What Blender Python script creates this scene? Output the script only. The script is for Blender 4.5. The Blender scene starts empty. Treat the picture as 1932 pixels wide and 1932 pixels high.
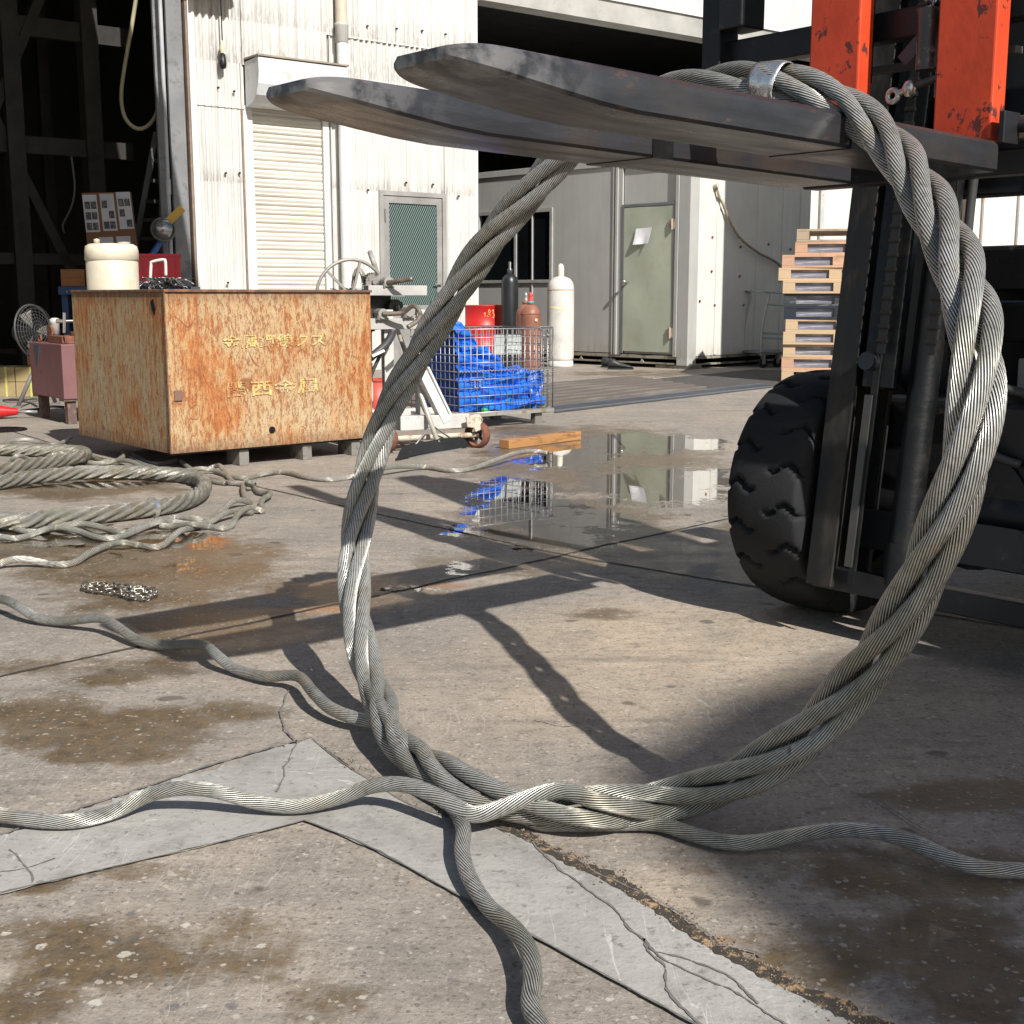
import bpy, bmesh, math, random
import numpy as np
from math import sin, cos, pi, radians as R
from mathutils import Vector, Matrix
random.seed(7)
S = bpy.context.scene
COL = S.collection

# ------------------------------------------------------------------ camera, sky, sun
FPX, CPX, HC = 2400.0, 966.0, 0.85
TH = math.atan((966 - 560) / FPX)
cam = bpy.data.cameras.new('camera'); cam.sensor_width = 36; cam.lens = 36 * FPX / 1932; cam.clip_end = 400; cam.clip_start = 0.05
co = bpy.data.objects.new('camera', cam); COL.objects.link(co)
co.location = (0, 0, HC); co.rotation_euler = (pi / 2 - TH, 0, 0); S.camera = co
SAZ, SEL = R(150), R(39)
W = bpy.data.worlds.new('World'); S.world = W; W.use_nodes = True
nt = W.node_tree; nt.nodes.clear()
sk = nt.nodes.new('ShaderNodeTexSky'); sk.sky_type = 'NISHITA'; sk.sun_disc = False
sk.sun_elevation = SEL; sk.sun_rotation = SAZ; sk.air_density = 1.0; sk.dust_density = 1.5
bg = nt.nodes.new('ShaderNodeBackground'); bg.inputs[1].default_value = 0.072
wo = nt.nodes.new('ShaderNodeOutputWorld')
nt.links.new(sk.outputs[0], bg.inputs[0]); nt.links.new(bg.outputs[0], wo.inputs[0])
sl = bpy.data.lights.new('sun', 'SUN'); sl.energy = 5.0; sl.angle = R(0.53); sl.color = (1.0, 0.96, 0.905)
so = bpy.data.objects.new('sun', sl); COL.objects.link(so)
SD = Vector((sin(SAZ) * cos(SEL), cos(SAZ) * cos(SEL), sin(SEL)))
so.rotation_euler = SD.to_track_quat('Z', 'Y').to_euler()
S.view_settings.view_transform = 'Standard'; S.view_settings.look = 'None'
S.view_settings.exposure = 0.42; S.view_settings.gamma = 1.0
S.cycles.caustics_reflective = False; S.cycles.caustics_refractive = False

# ------------------------------------------------------------------ survey helpers (real positions on real planes)
def ray(u, v):
    a = (u - CPX) / FPX; b = (CPX - v) / FPX
    return Vector((a, cos(TH) + b * sin(TH), -sin(TH) + b * cos(TH)))
def G(u, v, z=0.0):
    r = ray(u, v); return Vector((0, 0, HC)) + r * ((z - HC) / r.z)
def P(u, v, Y):
    r = ray(u, v); return Vector((0, 0, HC)) + r * (Y / r.y)

# ------------------------------------------------------------------ materials
def new_mat(name):
    m = bpy.data.materials.new(name); m.use_nodes = True
    n = m.node_tree; b = n.nodes['Principled BSDF']; return m, n, b
def nd(n, t, **k):
    x = n.nodes.new(t)
    for a, v in k.items():
        if a.startswith('i_'): x.inputs[int(a[2:])].default_value = v
        else: setattr(x, a, v)
    return x
def mathn(n, op, a, b=None, c=None, clamp=False):
    x = n.nodes.new('ShaderNodeMath'); x.operation = op; x.use_clamp = clamp
    for i, v in enumerate((a, b, c)):
        if v is None: continue
        if isinstance(v, (int, float)): x.inputs[i].default_value = v
        else: n.links.new(v, x.inputs[i])
    return x.outputs[0]
def mixc(n, f, a, b, mode='MIX'):
    x = n.nodes.new('ShaderNodeMix'); x.data_type = 'RGBA'; x.blend_type = mode; x.clamp_factor = True
    for i, v in ((0, f), (6, a), (7, b)):
        if isinstance(v, (int, float)): x.inputs[i].default_value = v
        elif isinstance(v, tuple): x.inputs[i].default_value = (*v, 1) if len(v) == 3 else v
        else: n.links.new(v, x.inputs[i])
    return x.outputs[2]
def ramp(n, v, lo, hi, a=0.0, b=1.0):
    x = n.nodes.new('ShaderNodeMapRange'); x.clamp = True
    n.links.new(v, x.inputs[0]); x.inputs[1].default_value = lo; x.inputs[2].default_value = hi
    x.inputs[3].default_value = a; x.inputs[4].default_value = b; return x.outputs[0]
def coords(n, scale=(1, 1, 1), kind='Object', loc=(0, 0, 0)):
    t = n.nodes.new('ShaderNodeTexCoord'); m = n.nodes.new('ShaderNodeMapping')
    m.inputs['Scale'].default_value = scale; m.inputs['Location'].default_value = loc
    n.links.new(t.outputs[kind], m.inputs[0]); return m.outputs[0]
def noise(n, vec, scale, detail=4, rough=0.6, dist=0.0):
    x = n.nodes.new('ShaderNodeTexNoise'); n.links.new(vec, x.inputs['Vector'])
    x.inputs['Scale'].default_value = scale; x.inputs['Detail'].default_value = detail
    x.inputs['Roughness'].default_value = rough; x.inputs['Distortion'].default_value = dist
    return x.outputs['Fac']
def bump(n, b, h, strength=0.3, dist=0.01):
    x = n.nodes.new('ShaderNodeBump'); x.inputs['Strength'].default_value = strength
    x.inputs['Distance'].default_value = dist; n.links.new(h, x.inputs['Height'])
    n.links.new(x.outputs[0], b.inputs['Normal']); return x
_mc = {}
def M(name, col, rough=0.55, metal=0.0, col2=None, sc=6, lo=0.5, hi=0.62, stretch=(1, 1, 1), bmp=0.15, bs=60, var=0.25, spec=0.5, rough2=None):
    """painted / worn surface: base colour with broad tone changes, and patches of a second colour"""
    if name in _mc: return _mc[name]
    m, n, b = new_mat(name); v = coords(n, stretch)
    n1 = noise(n, v, sc * 0.5, 5); n2 = noise(n, v, sc, 8, 0.7)
    dark = tuple(c * (1 - var) for c in col); lite = tuple(min(1, c * (1 + var * 0.6)) for c in col)
    c = mixc(n, ramp(n, n1, 0.3, 0.7), dark, lite)
    if col2 is not None:
        f = ramp(n, n2, lo, hi); c = mixc(n, f, c, col2)
        rr = mathn(n, 'MULTIPLY_ADD', f, (rough2 if rough2 is not None else rough + 0.15) - rough, rough)
        n.links.new(rr, b.inputs['Roughness'])
    else:
        n.links.new(ramp(n, n2, 0.2, 0.8, max(0.02, rough - 0.1), min(1, rough + 0.1)), b.inputs['Roughness'])
    n.links.new(c, b.inputs['Base Color']); b.inputs['Metallic'].default_value = metal
    b.inputs['Specular IOR Level'].default_value = spec
    if bmp: bump(n, b, noise(n, v, bs, 4), bmp, 0.004)
    _mc[name] = m; return m

def m_strand(name, base, dirt, gold, wires=24, lay=0.30, metal=0.8, rough=0.33):
    m, n, b = new_mat(name)
    uv = n.nodes.new('ShaderNodeUVMap'); sp = n.nodes.new('ShaderNodeSeparateXYZ'); n.links.new(uv.outputs[0], sp.inputs[0])
    ph = mathn(n, 'ADD', mathn(n, 'MULTIPLY', sp.outputs[0], wires), mathn(n, 'MULTIPLY', sp.outputs[1], wires / lay))
    s = mathn(n, 'ABSOLUTE', mathn(n, 'SINE', mathn(n, 'MULTIPLY', ph, pi)))
    h = mathn(n, 'POWER', s, 0.75)
    v = coords(n); big = noise(n, v, 7, 4, 0.6); fine = noise(n, v, 60, 5, 0.7); med = noise(n, coords(n, loc=(3, 1, 2)), 14, 3)
    c = mixc(n, ramp(n, big, 0.38, 0.62), base, (base[0] * .62, base[1] * .63, base[2] * .58))
    c = mixc(n, ramp(n, med, 0.52, 0.7, 0, 0.45), c, gold)
    c = mixc(n, mathn(n, 'MULTIPLY', ramp(n, fine, 0.5, 0.75), 0.55), c, dirt)
    c = mixc(n, ramp(n, h, 0.3, 0.88, 1, 0), c, dirt)
    n.links.new(c, b.inputs['Base Color'])
    n.links.new(ramp(n, big, 0.35, 0.65, rough, rough + 0.16), b.inputs['Roughness'])
    n.links.new(ramp(n, h, 0.2, 0.7, 0.2, metal), b.inputs['Metallic'])
    bump(n, b, h, 1.0, 0.003)
    return m

def rust_mat(name, base, amount=0.0, text=False):
    m, n, b = new_mat(name)
    v = coords(n); vs = coords(n, (1, 1, 0.22)); vf = coords(n, (1, 1, 0.35), loc=(2.1, 3.3, 1.7))
    big = noise(n, coords(n, (1.2, 1.2, 0.8), loc=(5, 2, 1)), 2.6, 5, 0.65)
    st = noise(n, vs, 34, 8, 0.78); fi = noise(n, vf, 105, 5, 0.85); mid = noise(n, vs, 9, 7, 0.75)
    if text: base = mixc(n, ramp(n, noise(n, vs, 30, 5, .75), .42, .5), (.46, .37, .24), base)
    c = mixc(n, ramp(n, big, 0.35, 0.65), base, base if text else tuple(x * y for x, y in zip(base, (0.92, 0.82, 0.62))))
    c = mixc(n, ramp(n, mid, 0.45, 0.66, 0, 0.75), c, (0.45, 0.24, 0.095))
    f1 = mathn(n, 'ADD', mathn(n, 'MULTIPLY', st, 0.55), mathn(n, 'MULTIPLY', big, 0.45))
    c = mixc(n, ramp(n, f1, 0.52 - amount, 0.60 - amount, 0, 0.85), c, (0.40, 0.13, 0.035))
    f2 = mathn(n, 'ADD', mathn(n, 'MULTIPLY', fi, 0.6), mathn(n, 'MULTIPLY', st, 0.4))
    c = mixc(n, ramp(n, f2, 0.525 - amount, 0.58 - amount, 0, 0.8), c, (0.21, 0.07, 0.025))
    vd = noise(n, coords(n, (1, 1, .6), loc=(4, 4, 4)), 200, 3, .85)
    c = mixc(n, ramp(n, vd, .57, .66, 0, .75), c, (0.14, 0.055, 0.025))
    # scratches and hair cracks: contour lines of distorted noise
    for sc, w, loc, dist in ((3.2, 0.0035, (0, 0, 0), 1.0), (4.4, 0.003, (7, 3, 1), 0.5), (2.2, 0.003, (1, 9, 4), .6)):
        k = noise(n, coords(n, (1.0, 1.0, 0.45), loc=loc), sc, 2, 0.5, dist)
        d = mathn(n, 'ABSOLUTE', mathn(n, 'SUBTRACT', k, 0.5))
        gate = ramp(n, noise(n, coords(n, loc=(loc[1], 4, 2)), 4, 2), 0.47, 0.55)
        c = mixc(n, mathn(n, 'MULTIPLY', ramp(n, d, w * 0.4, w, 0.8, 0), gate), c, (0.20, 0.06, 0.022))
    g = n.nodes.new('ShaderNodeTexCoord'); sp = n.nodes.new('ShaderNodeSeparateXYZ'); n.links.new(g.outputs['Object'], sp.inputs[0])
    e = mathn(n, 'MAXIMUM', ramp(n, sp.outputs[2], 0.80, 0.885), ramp(n, sp.outputs[2], 0.17, 0.08))
    e = mathn(n, 'MULTIPLY', e, ramp(n, noise(n, v, 25, 3), 0.3, 0.6, 0.4, 1))
    c = mixc(n, mathn(n, 'MULTIPLY', e, 0.85), c, (0.11, 0.05, 0.03))
    n.links.new(c, b.inputs['Base Color']); n.links.new(ramp(n, f1, 0.4, 0.6, 0.5, 0.85), b.inputs['Roughness'])
    b.inputs['Specular IOR Level'].default_value = 0.35
    bump(n, b, mathn(n, 'ADD', fi, mathn(n, 'MULTIPLY', big, 2.0)), 0.35, 0.006)
    return m

def streak_wall(name, col, dirt=(0.16, 0.14, 0.11), amt=0.5, stz=((3.3, 3.9),), rough=0.5):
    """painted sheet with vertical rain streaks, dirt concentrated above ledges (height bands stz)"""
    m, n, b = new_mat(name)
    vs = coords(n, (1, 1, 0.06)); v = coords(n)
    s1 = noise(n, vs, 13, 6, 0.75); s2 = noise(n, v, 3, 4); s3 = noise(n, coords(n, (1, 1, 0.25)), 45, 3)
    c = mixc(n, ramp(n, s2, 0.3, 0.7), col, tuple(x * 0.90 for x in col))
    f = mathn(n, 'MULTIPLY', ramp(n, s1, 0.48, 0.72), amt); c = mixc(n, f, c, tuple(x * 0.62 for x in col))
    g = n.nodes.new('ShaderNodeTexCoord'); sp = n.nodes.new('ShaderNodeSeparateXYZ'); n.links.new(g.outputs['Object'], sp.inputs[0])
    for z0, z1 in stz:
        e = mathn(n, 'MULTIPLY', ramp(n, sp.outputs[2], z1, z0), ramp(n, sp.outputs[2], z0 - 0.02, z0))
        e = mathn(n, 'MULTIPLY', e, ramp(n, s3, 0.35, 0.65)); e = mathn(n, 'MULTIPLY', e, ramp(n, s1, 0.38, 0.6, 0.2, 1))
        c = mixc(n, mathn(n, 'MULTIPLY', e, 0.8), c, dirt)
    n.links.new(c, b.inputs['Base Color']); b.inputs['Roughness'].default_value = rough
    bump(n, b, s2, 0.2, 0.01); return m

def emis(name, col, st):
    m, n, b = new_mat(name); b.inputs['Emission Color'].default_value = (*col, 1); b.inputs['Emission Strength'].default_value = st
    b.inputs['Base Color'].default_value = (*col, 1); return m

STEEL_D = M('dark_steel', (0.045, 0.045, 0.05), 0.42, 0.6, (0.10, 0.07, 0.05), 9, 0.55, 0.68, bmp=0.2)
BLACK = M('black_paint', (0.009, 0.0095, 0.011), 0.45, 0.1, (0.05, 0.045, 0.04), 12, 0.58, 0.7, bmp=0.2)
BLACK2 = M('black_greasy', (0.008, 0.009, 0.010), 0.35, 0.2, (0.02, 0.018, 0.015), 14, 0.5, 0.7, bmp=0.3)
RUBBER = M('tyre_rubber', (0.013, 0.014, 0.016), 0.8, 0, (0.022, 0.021, 0.020), 5, 0.5, 0.75, bmp=0.3, bs=120, spec=0.4)
ORANGE = M('orange_paint', (0.62, 0.065, 0.02), 0.42, 0, (0.10, 0.025, 0.02), 19, 0.565, 0.60, stretch=(1, 1, 0.8), bmp=0.15)
CHROME = M('bright_zinc', (0.62, 0.60, 0.54), 0.28, 0.9, (0.25, 0.22, 0.17), 20, 0.55, 0.7)
GALV = M('galvanised', (0.34, 0.345, 0.34), 0.45, 0.5, (0.22, 0.21, 0.19), 15, 0.5, 0.7)
GREYP = M('grey_machine_paint', (0.52, 0.51, 0.48), 0.55, 0, (0.24, 0.20, 0.16), 14, 0.58, 0.68)
WHITEP = M('white_paint', (0.74, 0.73, 0.70), 0.5, 0, (0.48, 0.43, 0.36), 8, 0.6, 0.75)
DARKIN = M('dark_interior', (0.02, 0.02, 0.02), 0.9, 0, (0.012, 0.012, 0.012), 3, 0.4, 0.7)  # near-black colour puts the bay's darkness into the surfaces
DARKBEAM = M('bay_shade_beam', (0.032, 0.029, 0.025), 0.8, 0.0, (0.02, 0.018, 0.016), 4, 0.4, 0.7)  # beam colour lowered to hold the gloom of the bay
BROWNR = M('brown_rust', (0.16, 0.06, 0.035), 0.8, 0, (0.30, 0.12, 0.06), 14, 0.5, 0.65)
ROPE = m_strand('wire_strand', (0.72, 0.715, 0.68), (0.040, 0.036, 0.028), (0.62, 0.52, 0.34), wires=21, metal=.55, rough=.27)
ROPE2 = m_strand('wire_strand_dull', (0.74, 0.72, 0.65), (0.05, 0.042, 0.03), (0.55, 0.44, 0.26), wires=14, metal=0.45, rough=0.36)

# ------------------------------------------------------------------ mesh builder
class MB:
    def __init__(s): s.v = []; s.f = []; s.uv = []; s.sm = []
    def add(s, vs, fs, uvs=None, smooth=False, M4=None):
        o = len(s.v)
        s.v += [tuple(M4 @ Vector(p)) if M4 is not None else tuple(p) for p in vs]
        for i, f in enumerate(fs):
            s.f.append([o + k for k in f]); s.uv.append(uvs[i] if uvs else None); s.sm.append(smooth)
        return s
    def box(s, x0, x1, y0, y1, z0, z1, M4=None):
        v = [(x, y, z) for x in (x0, x1) for y in (y0, y1) for z in (z0, z1)]
        return s.add(v, [(0, 1, 3, 2), (4, 6, 7, 5), (0, 4, 5, 1), (2, 3, 7, 6), (0, 2, 6, 4), (1, 5, 7, 3)], M4=M4)
    def bar(s, a, b, w, h, up=(0, 0, 1)):
        a = Vector(a); b = Vector(b); t = (b - a).normalized(); x = t.cross(Vector(up))
        if x.length < 1e-4: x = t.cross(Vector((1, 0, 0)))
        x.normalize(); y = x.cross(t)
        m = Matrix((( *x,), (*t,), (*y,))).transposed().to_4x4(); m.translation = a
        return s.box(-w / 2, w / 2, 0, (b - a).length, -h / 2, h / 2, m)
    def tube(s, pts, r, n=10, caps=True, lobes=0, lamp=0.0, lay=0.3, closed=False):
        pts = [Vector(p) for p in pts]; N = len(pts)
        T = []
        for i in range(N):
            a = pts[(i - 1) % N] if closed else pts[max(0, i - 1)]; b = pts[(i + 1) % N] if closed else pts[min(N - 1, i + 1)]
            T.append((b - a).normalized())
        up = Vector((0, 0, 1)) if abs(T[0].z) < 0.9 else Vector((1, 0, 0))
        x = T[0].cross(up).normalized(); L = 0; vs = []; ls = []
        for i in range(N):
            x = (x - T[i] * x.dot(T[i])).normalized(); y = T[i].cross(x)
            if i: L += (pts[i] - pts[i - 1]).length
            ls.append(L); rr = r(L) if callable(r) else (r[i] if isinstance(r, (list, tuple)) else r)
            for k in range(n):
                a = 2 * pi * k / n
                q = rr if not lobes else rr * (1 - lamp * (1 - abs(cos(lobes * 0.5 * (a + L * 2 * pi / lay)))))
                vs.append(pts[i] + (x * cos(a) + y * sin(a)) * q)
        fs = []; uv = []
        m = N if closed else N - 1
        for i in range(m):
            j = (i + 1) % N; l1 = ls[i + 1] if i + 1 < N else L + (pts[0] - pts[-1]).length
            for k in range(n):
                k2 = (k + 1) % n
                fs.append((i * n + k, i * n + k2, j * n + k2, j * n + k))
                uv.append([(k / n, ls[i]), ((k + 1) / n, ls[i]), ((k + 1) / n, l1), (k / n, l1)])
        if caps and not closed:
            fs.append(tuple(range(n))[::-1]); uv.append([(0, 0)] * n)
            fs.append(tuple((N - 1) * n + k for k in range(n))); uv.append([(0, 0)] * n)
        return s.add(vs, fs, uv, smooth=True)
    def cyl(s, a, b, r, r2=None, n=24):
        a = Vector(a); b = Vector(b); r2 = r if r2 is None else r2
        t = (b - a).normalized(); up = Vector((0, 0, 1)) if abs(t.z) < 0.9 else Vector((1, 0, 0))
        x = t.cross(up).normalized(); y = t.cross(x); vs = []
        for c, q in ((a, r), (b, r2)):
            vs += [c + (x * cos(2 * pi * k / n) + y * sin(2 * pi * k / n)) * q for k in range(n)]
        o = s.add(vs, [(k, (k + 1) % n, n + (k + 1) % n, n + k) for k in range(n)], smooth=True)
        cv = vs; s.add(cv, [tuple(range(n))[::-1], tuple(range(n, 2 * n))]); return s
    def lathe(s, prof, n=32, c=(0, 0, 0), M4=None):
        vs = []; N = len(prof)
        for r, z in prof: vs += [(c[0] + r * cos(2 * pi * k / n), c[1] + r * sin(2 * pi * k / n), c[2] + z) for k in range(n)]
        fs = [(i * n + k, i * n + (k + 1) % n, (i + 1) * n + (k + 1) % n, (i + 1) * n + k) for i in range(N - 1) for k in range(n)]
        return s.add(vs, fs, smooth=True, M4=M4)
    def prism(s, poly, axis, d0, d1, M4=None):
        """2D polygon extruded along axis ('x','y','z')"""
        n = len(poly)
        def q(p, d): return {'x': (d, p[0], p[1]), 'y': (p[0], d, p[1]), 'z': (p[0], p[1], d)}[axis]
        vs = [q(p, d0) for p in poly] + [q(p, d1) for p in poly]
        return s.add(vs, [tuple(range(n))[::-1], tuple(range(n, 2 * n))] + [(k, (k + 1) % n, n + (k + 1) % n, n + k) for k in range(n)], M4=M4)
    def torus(s, c, Rr, r, ax='z', n=32, m=10, M4=None, sx=1.0, a0=0, a1=2 * pi):
        full = abs(a1 - a0 - 2 * pi) < 1e-6; pts = []
        for k in range(n + (0 if full else 1)):
            a = a0 + (a1 - a0) * k / n; p, q = cos(a) * Rr * sx, sin(a) * Rr
            pts.append(Vector(c) + Vector({'z': (p, q, 0), 'y': (p, 0, q), 'x': (0, p, q)}[ax]))
        if M4 is not None: pts = [M4 @ p for p in pts]
        return s.tube(pts, r, m, closed=full)
    def build(s, name, mat, parent=None, bevel=0.0, seg=2, fixn=True):
        me = bpy.data.meshes.new(name); me.from_pydata(s.v, [], s.f)
        if any(u is not None for u in s.uv):
            l = me.uv_layers.new(name='UVMap'); i = 0; dat = l.data
            for f, u in zip(s.f, s.uv):
                for k in range(len(f)):
                    if u is not None: dat[i].uv = u[k]
                    i += 1
        me.polygons.foreach_set('use_smooth', s.sm)
        if fixn:
            b = bmesh.new(); b.from_mesh(me); bmesh.ops.recalc_face_normals(b, faces=b.faces); b.to_mesh(me); b.free()
        me.materials.append(mat); o = bpy.data.objects.new(name, me); COL.objects.link(o)
        if parent is not None: o.parent = parent
        if bevel:
            q = o.modifiers.new('bevel', 'BEVEL'); q.width = bevel; q.segments = seg; q.limit_method = 'ANGLE'; q.angle_limit = R(40)
        return o
def tag(o, label=None, cat=None, group=None, kind=None):
    if label: o['label'] = label
    if cat: o['category'] = cat
    if group: o['group'] = group
    if kind: o['kind'] = kind
    return o
def thing(name, loc, rz, label, cat, group=None):
    o = bpy.data.objects.new(name, None); COL.objects.link(o); o.location = loc; o.rotation_euler = (0, 0, rz)
    o.empty_display_size = 0.1
    return tag(o, label, cat, group)
def copy_tree(o, parent=None):
    c = o.copy(); COL.objects.link(c)
    if parent is not None: c.parent = parent
    for ch in [x for x in S.objects if x.parent == o]: copy_tree(ch, c)
    return c
def spline(pts, step=0.01, closed=False):
    P_ = [Vector(p) for p in pts]; N = len(P_); out = []
    rng = N if closed else N - 1
    for i in range(rng):
        g = (lambda k: P_[k % N]) if closed else (lambda k: P_[min(max(k, 0), N - 1)])
        a, b, c, d = g(i - 1), g(i), g(i + 1), g(i + 2)
        m = max(2, int((c - b).length / step))
        for k in range(m):
            t = k / m
            out.append(0.5 * ((2 * b) + (c - a) * t + (2 * a - 5 * b + 4 * c - d) * t * t + (3 * b - a - 3 * c + d) * t ** 3))
    if not closed: out.append(P_[-1])
    return out
def resample(p, step, closed=False):
    q = p + [p[0]] if closed else p
    d = [0]
    for a, b in zip(q, q[1:]): d.append(d[-1] + (b - a).length)
    n = max(2, int(d[-1] / step)); out = []; j = 0
    for i in range(n if closed else n + 1):
        t = d[-1] * i / n
        while j < len(d) - 2 and d[j + 1] < t: j += 1
        f = (t - d[j]) / max(1e-9, d[j + 1] - d[j]); out.append(q[j].lerp(q[j + 1], f))
    return out, d[-1]

# ------------------------------------------------------------------ ground
def ground():
    def axis(a, b, st, lo, hi, g=1.25):
        x = list(np.arange(a, b, st)); s = st; y = b
        while y < hi: x.append(y); s *= g; y += s
        x.append(hi); s = st; y = a; L = []
        while y > lo: s *= g; y -= s; L.append(y)
        return np.array(sorted(L + x))
    xs = axis(-3.0, 2.6, 0.022, -120, 120); ys = axis(1.0, 8.5, 0.022, -60, 160, 1.06)
    X, Y = np.meshgrid(xs, ys); nx, ny = len(xs), len(ys)
    V = np.stack([X.ravel(), Y.ravel(), np.zeros(X.size)], 1)
    I = np.arange(nx * ny).reshape(ny, nx)
    F = np.stack([I[:-1, :-1], I[:-1, 1:], I[1:, 1:], I[1:, :-1]], -1).reshape(-1, 4)
    me = bpy.data.meshes.new('ground'); me.vertices.add(len(V)); me.vertices.foreach_set('co', V.astype('f').ravel())
    me.loops.add(F.size); me.loops.foreach_set('vertex_index', F.ravel().astype('i'))
    me.polygons.add(len(F)); me.polygons.foreach_set('loop_start', np.arange(0, F.size, 4, dtype='i')); me.polygons.foreach_set('loop_total', np.full(len(F), 4, 'i'))
    me.update(); me.validate()
    def blobs(L):
        out = np.zeros(len(V))
        for (u, v, ru, rv, w) in L:
            c = G(u, v); ex = (G(u + ru, v) - G(u - ru, v)) * 0.5; ey = (G(u, v - rv) - G(u, v + rv)) * 0.5
            c = (G(u, v - rv) + G(u, v + rv)) * 0.5
            A = np.linalg.inv(np.array([[ex.x, ey.x], [ex.y, ey.y]]))
            q = (V[:, :2] - np.array([c.x, c.y])) @ A.T
            d = np.sqrt((q ** 2).sum(1)); out = np.maximum(out, w * np.clip(1.5 - d, 0, 1) )
        return out
    A = dict(
        puddle=[(1190, 838, 150, 24, 1), (1320, 838, 70, 14, 1), (1240, 920, 190, 46, 1), (1060, 866, 110, 26, 1), (985, 950, 120, 60, 1), (1030, 1015, 150, 32, .95), (1120, 980, 120, 26, .9),
                (868, 1076, 38, 18, 1), (760, 1110, 90, 12, .75), (110, 1008, 170, 28, 1), (330, 1018, 130, 20, 1), (260, 1060, 180, 36, .62), (330, 1215, 90, 12, .7), (150, 913, 160, 12, .9), (860, 1000, 40, 14, .8)],
        damp=[(1120, 880, 260, 80, 1), (1060, 1000, 240, 70, 1), (1000, 1065, 240, 22, .8), (300, 1080, 260, 90, 1), (140, 920, 220, 26, .9), (60, 1030, 130, 40, .9), (690, 1120, 160, 40, .9), (420, 1190, 260, 50, .9), (190, 1260, 260, 28, .7),
              (90, 1370, 150, 60, 1), (290, 1375, 130, 45, .95), (200, 1420, 160, 30, .9), (220, 1280, 110, 20, .8), (450, 1340, 110, 26, .7),
              (250, 1640, 120, 28, .8), (60, 1660, 100, 36, .8), (190, 1800, 220, 80, .85), (470, 1790, 150, 80, .8), (60, 1890, 120, 80, .7), (600, 1890, 120, 60, .7),
              (1150, 1160, 90, 14, .8), (1740, 1650, 300, 70, .8), (1850, 1500, 230, 40, .8), (1560, 1800, 210, 90, .8), (1850, 1860, 160, 90, .9), (1420, 1640, 190, 40, .6), (1780, 1790, 170, 120, .8),
              (1000, 815, 120, 14, .9), (1240, 705, 230, 8, .7), (1390, 1060, 60, 100, .8), (1250, 1060, 150, 60, .7)],
        rust=[(760, 1105, 190, 7, 1), (620, 1150, 160, 9, .9), (560, 1180, 90, 16, .7), (1060, 1620, 60, 18, .7), (1190, 1690, 80, 22, .6), (1330, 1780, 90, 26, .7), (1480, 1870, 90, 26, .6), (420, 1200, 120, 24, .6), (590, 990, 60, 16, .5), (1140, 1500, 60, 16, .3), (300, 1090, 120, 40, .5)],
        tan=[(1250, 1220, 330, 90, 1), (1120, 1330, 240, 70, .8), (1500, 1150, 160, 30, .7), (1260, 1690, 120, 60, .7), (1420, 1850, 100, 60, .8)],
        pebble=[(190, 1790, 330, 150, 1), (90, 1700, 160, 60, .8), (560, 1850, 220, 110, .8)])
    for k, L in A.items():
        a = me.attributes.new(k, 'FLOAT', 'POINT'); a.data.foreach_set('value', blobs(L).astype('f'))
    m, n, b = new_mat('yard_concrete')
    def att(k): x = n.nodes.new('ShaderNodeAttribute'); x.attribute_name = k; return x.outputs['Fac']
    v = coords(n); n1 = noise(n, v, 1.1, 5); n2 = noise(n, v, 4.5, 6, .7); n3 = noise(n, v, 28, 6, .75); n4 = noise(n, v, 120, 3, .7); ns = noise(n, coords(n, (1, 3.2, 1)), 9, 6, .7)
    c = mixc(n, ramp(n, n1, .35, .65), (0.36, 0.305, 0.245), (0.25, 0.225, 0.195))
    c = mixc(n, ramp(n, mathn(n, 'ADD', att('tan'), mathn(n, 'MULTIPLY', mathn(n, 'SUBTRACT', n2, .5), 1.4)), .25, .9, 0, .8), c, (0.47, 0.375, 0.27))
    c = mixc(n, ramp(n, n2, .42, .66, 0, .6), c, (0.20, 0.18, 0.155))
    c = mixc(n, ramp(n, ns, .55, .68, 0, .55), c, (0.17, 0.15, 0.13))
    c = mixc(n, ramp(n, n3, .52, .66, 0, .65), c, (0.15, 0.13, 0.11))
    c = mixc(n, ramp(n, n3, .46, .32, 0, .4), c, (0.44, 0.40, 0.35))
    c = mixc(n, ramp(n, n4, .55, .68, 0, .75), c, (0.11, 0.097, 0.083)); c = mixc(n, ramp(n, n4, .42, .30, 0, .5), c, (0.50, 0.455, 0.39))
    # wet / dirty areas with ragged edges
    wob = mathn(n, 'ADD', mathn(n, 'MULTIPLY', mathn(n, 'SUBTRACT', n2, .5), 1.3), mathn(n, 'MULTIPLY', mathn(n, 'SUBTRACT', n3, .5), .7))
    damp = ramp(n, mathn(n, 'ADD', att('damp'), wob), .42, .78)
    damp = mathn(n, 'MULTIPLY', damp, ramp(n, n2, .3, .6, .75, 1))
    c = mixc(n, mathn(n, 'MULTIPLY', damp, .88), c, mixc(n, ramp(n, n3, .35, .65), (0.045, 0.032, 0.017), (0.165, 0.108, 0.050)))
    rs = ramp(n, mathn(n, 'ADD', att('rust'), wob), .55, .95)
    c = mixc(n, mathn(n, 'MULTIPLY', rs, .75), c, (0.36, 0.185, 0.085))
    # exposed aggregate
    wv = n.nodes.new('ShaderNodeTexNoise'); wv.inputs['Scale'].default_value = 130; wv.inputs['Detail'].default_value = 2; n.links.new(v, wv.inputs['Vector'])
    vm = n.nodes.new('ShaderNodeVectorMath'); vm.operation = 'MULTIPLY_ADD'; n.links.new(wv.outputs['Color'], vm.inputs[0]); vm.inputs[1].default_value = (.012, .012, 0); n.links.new(v, vm.inputs[2])
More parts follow.
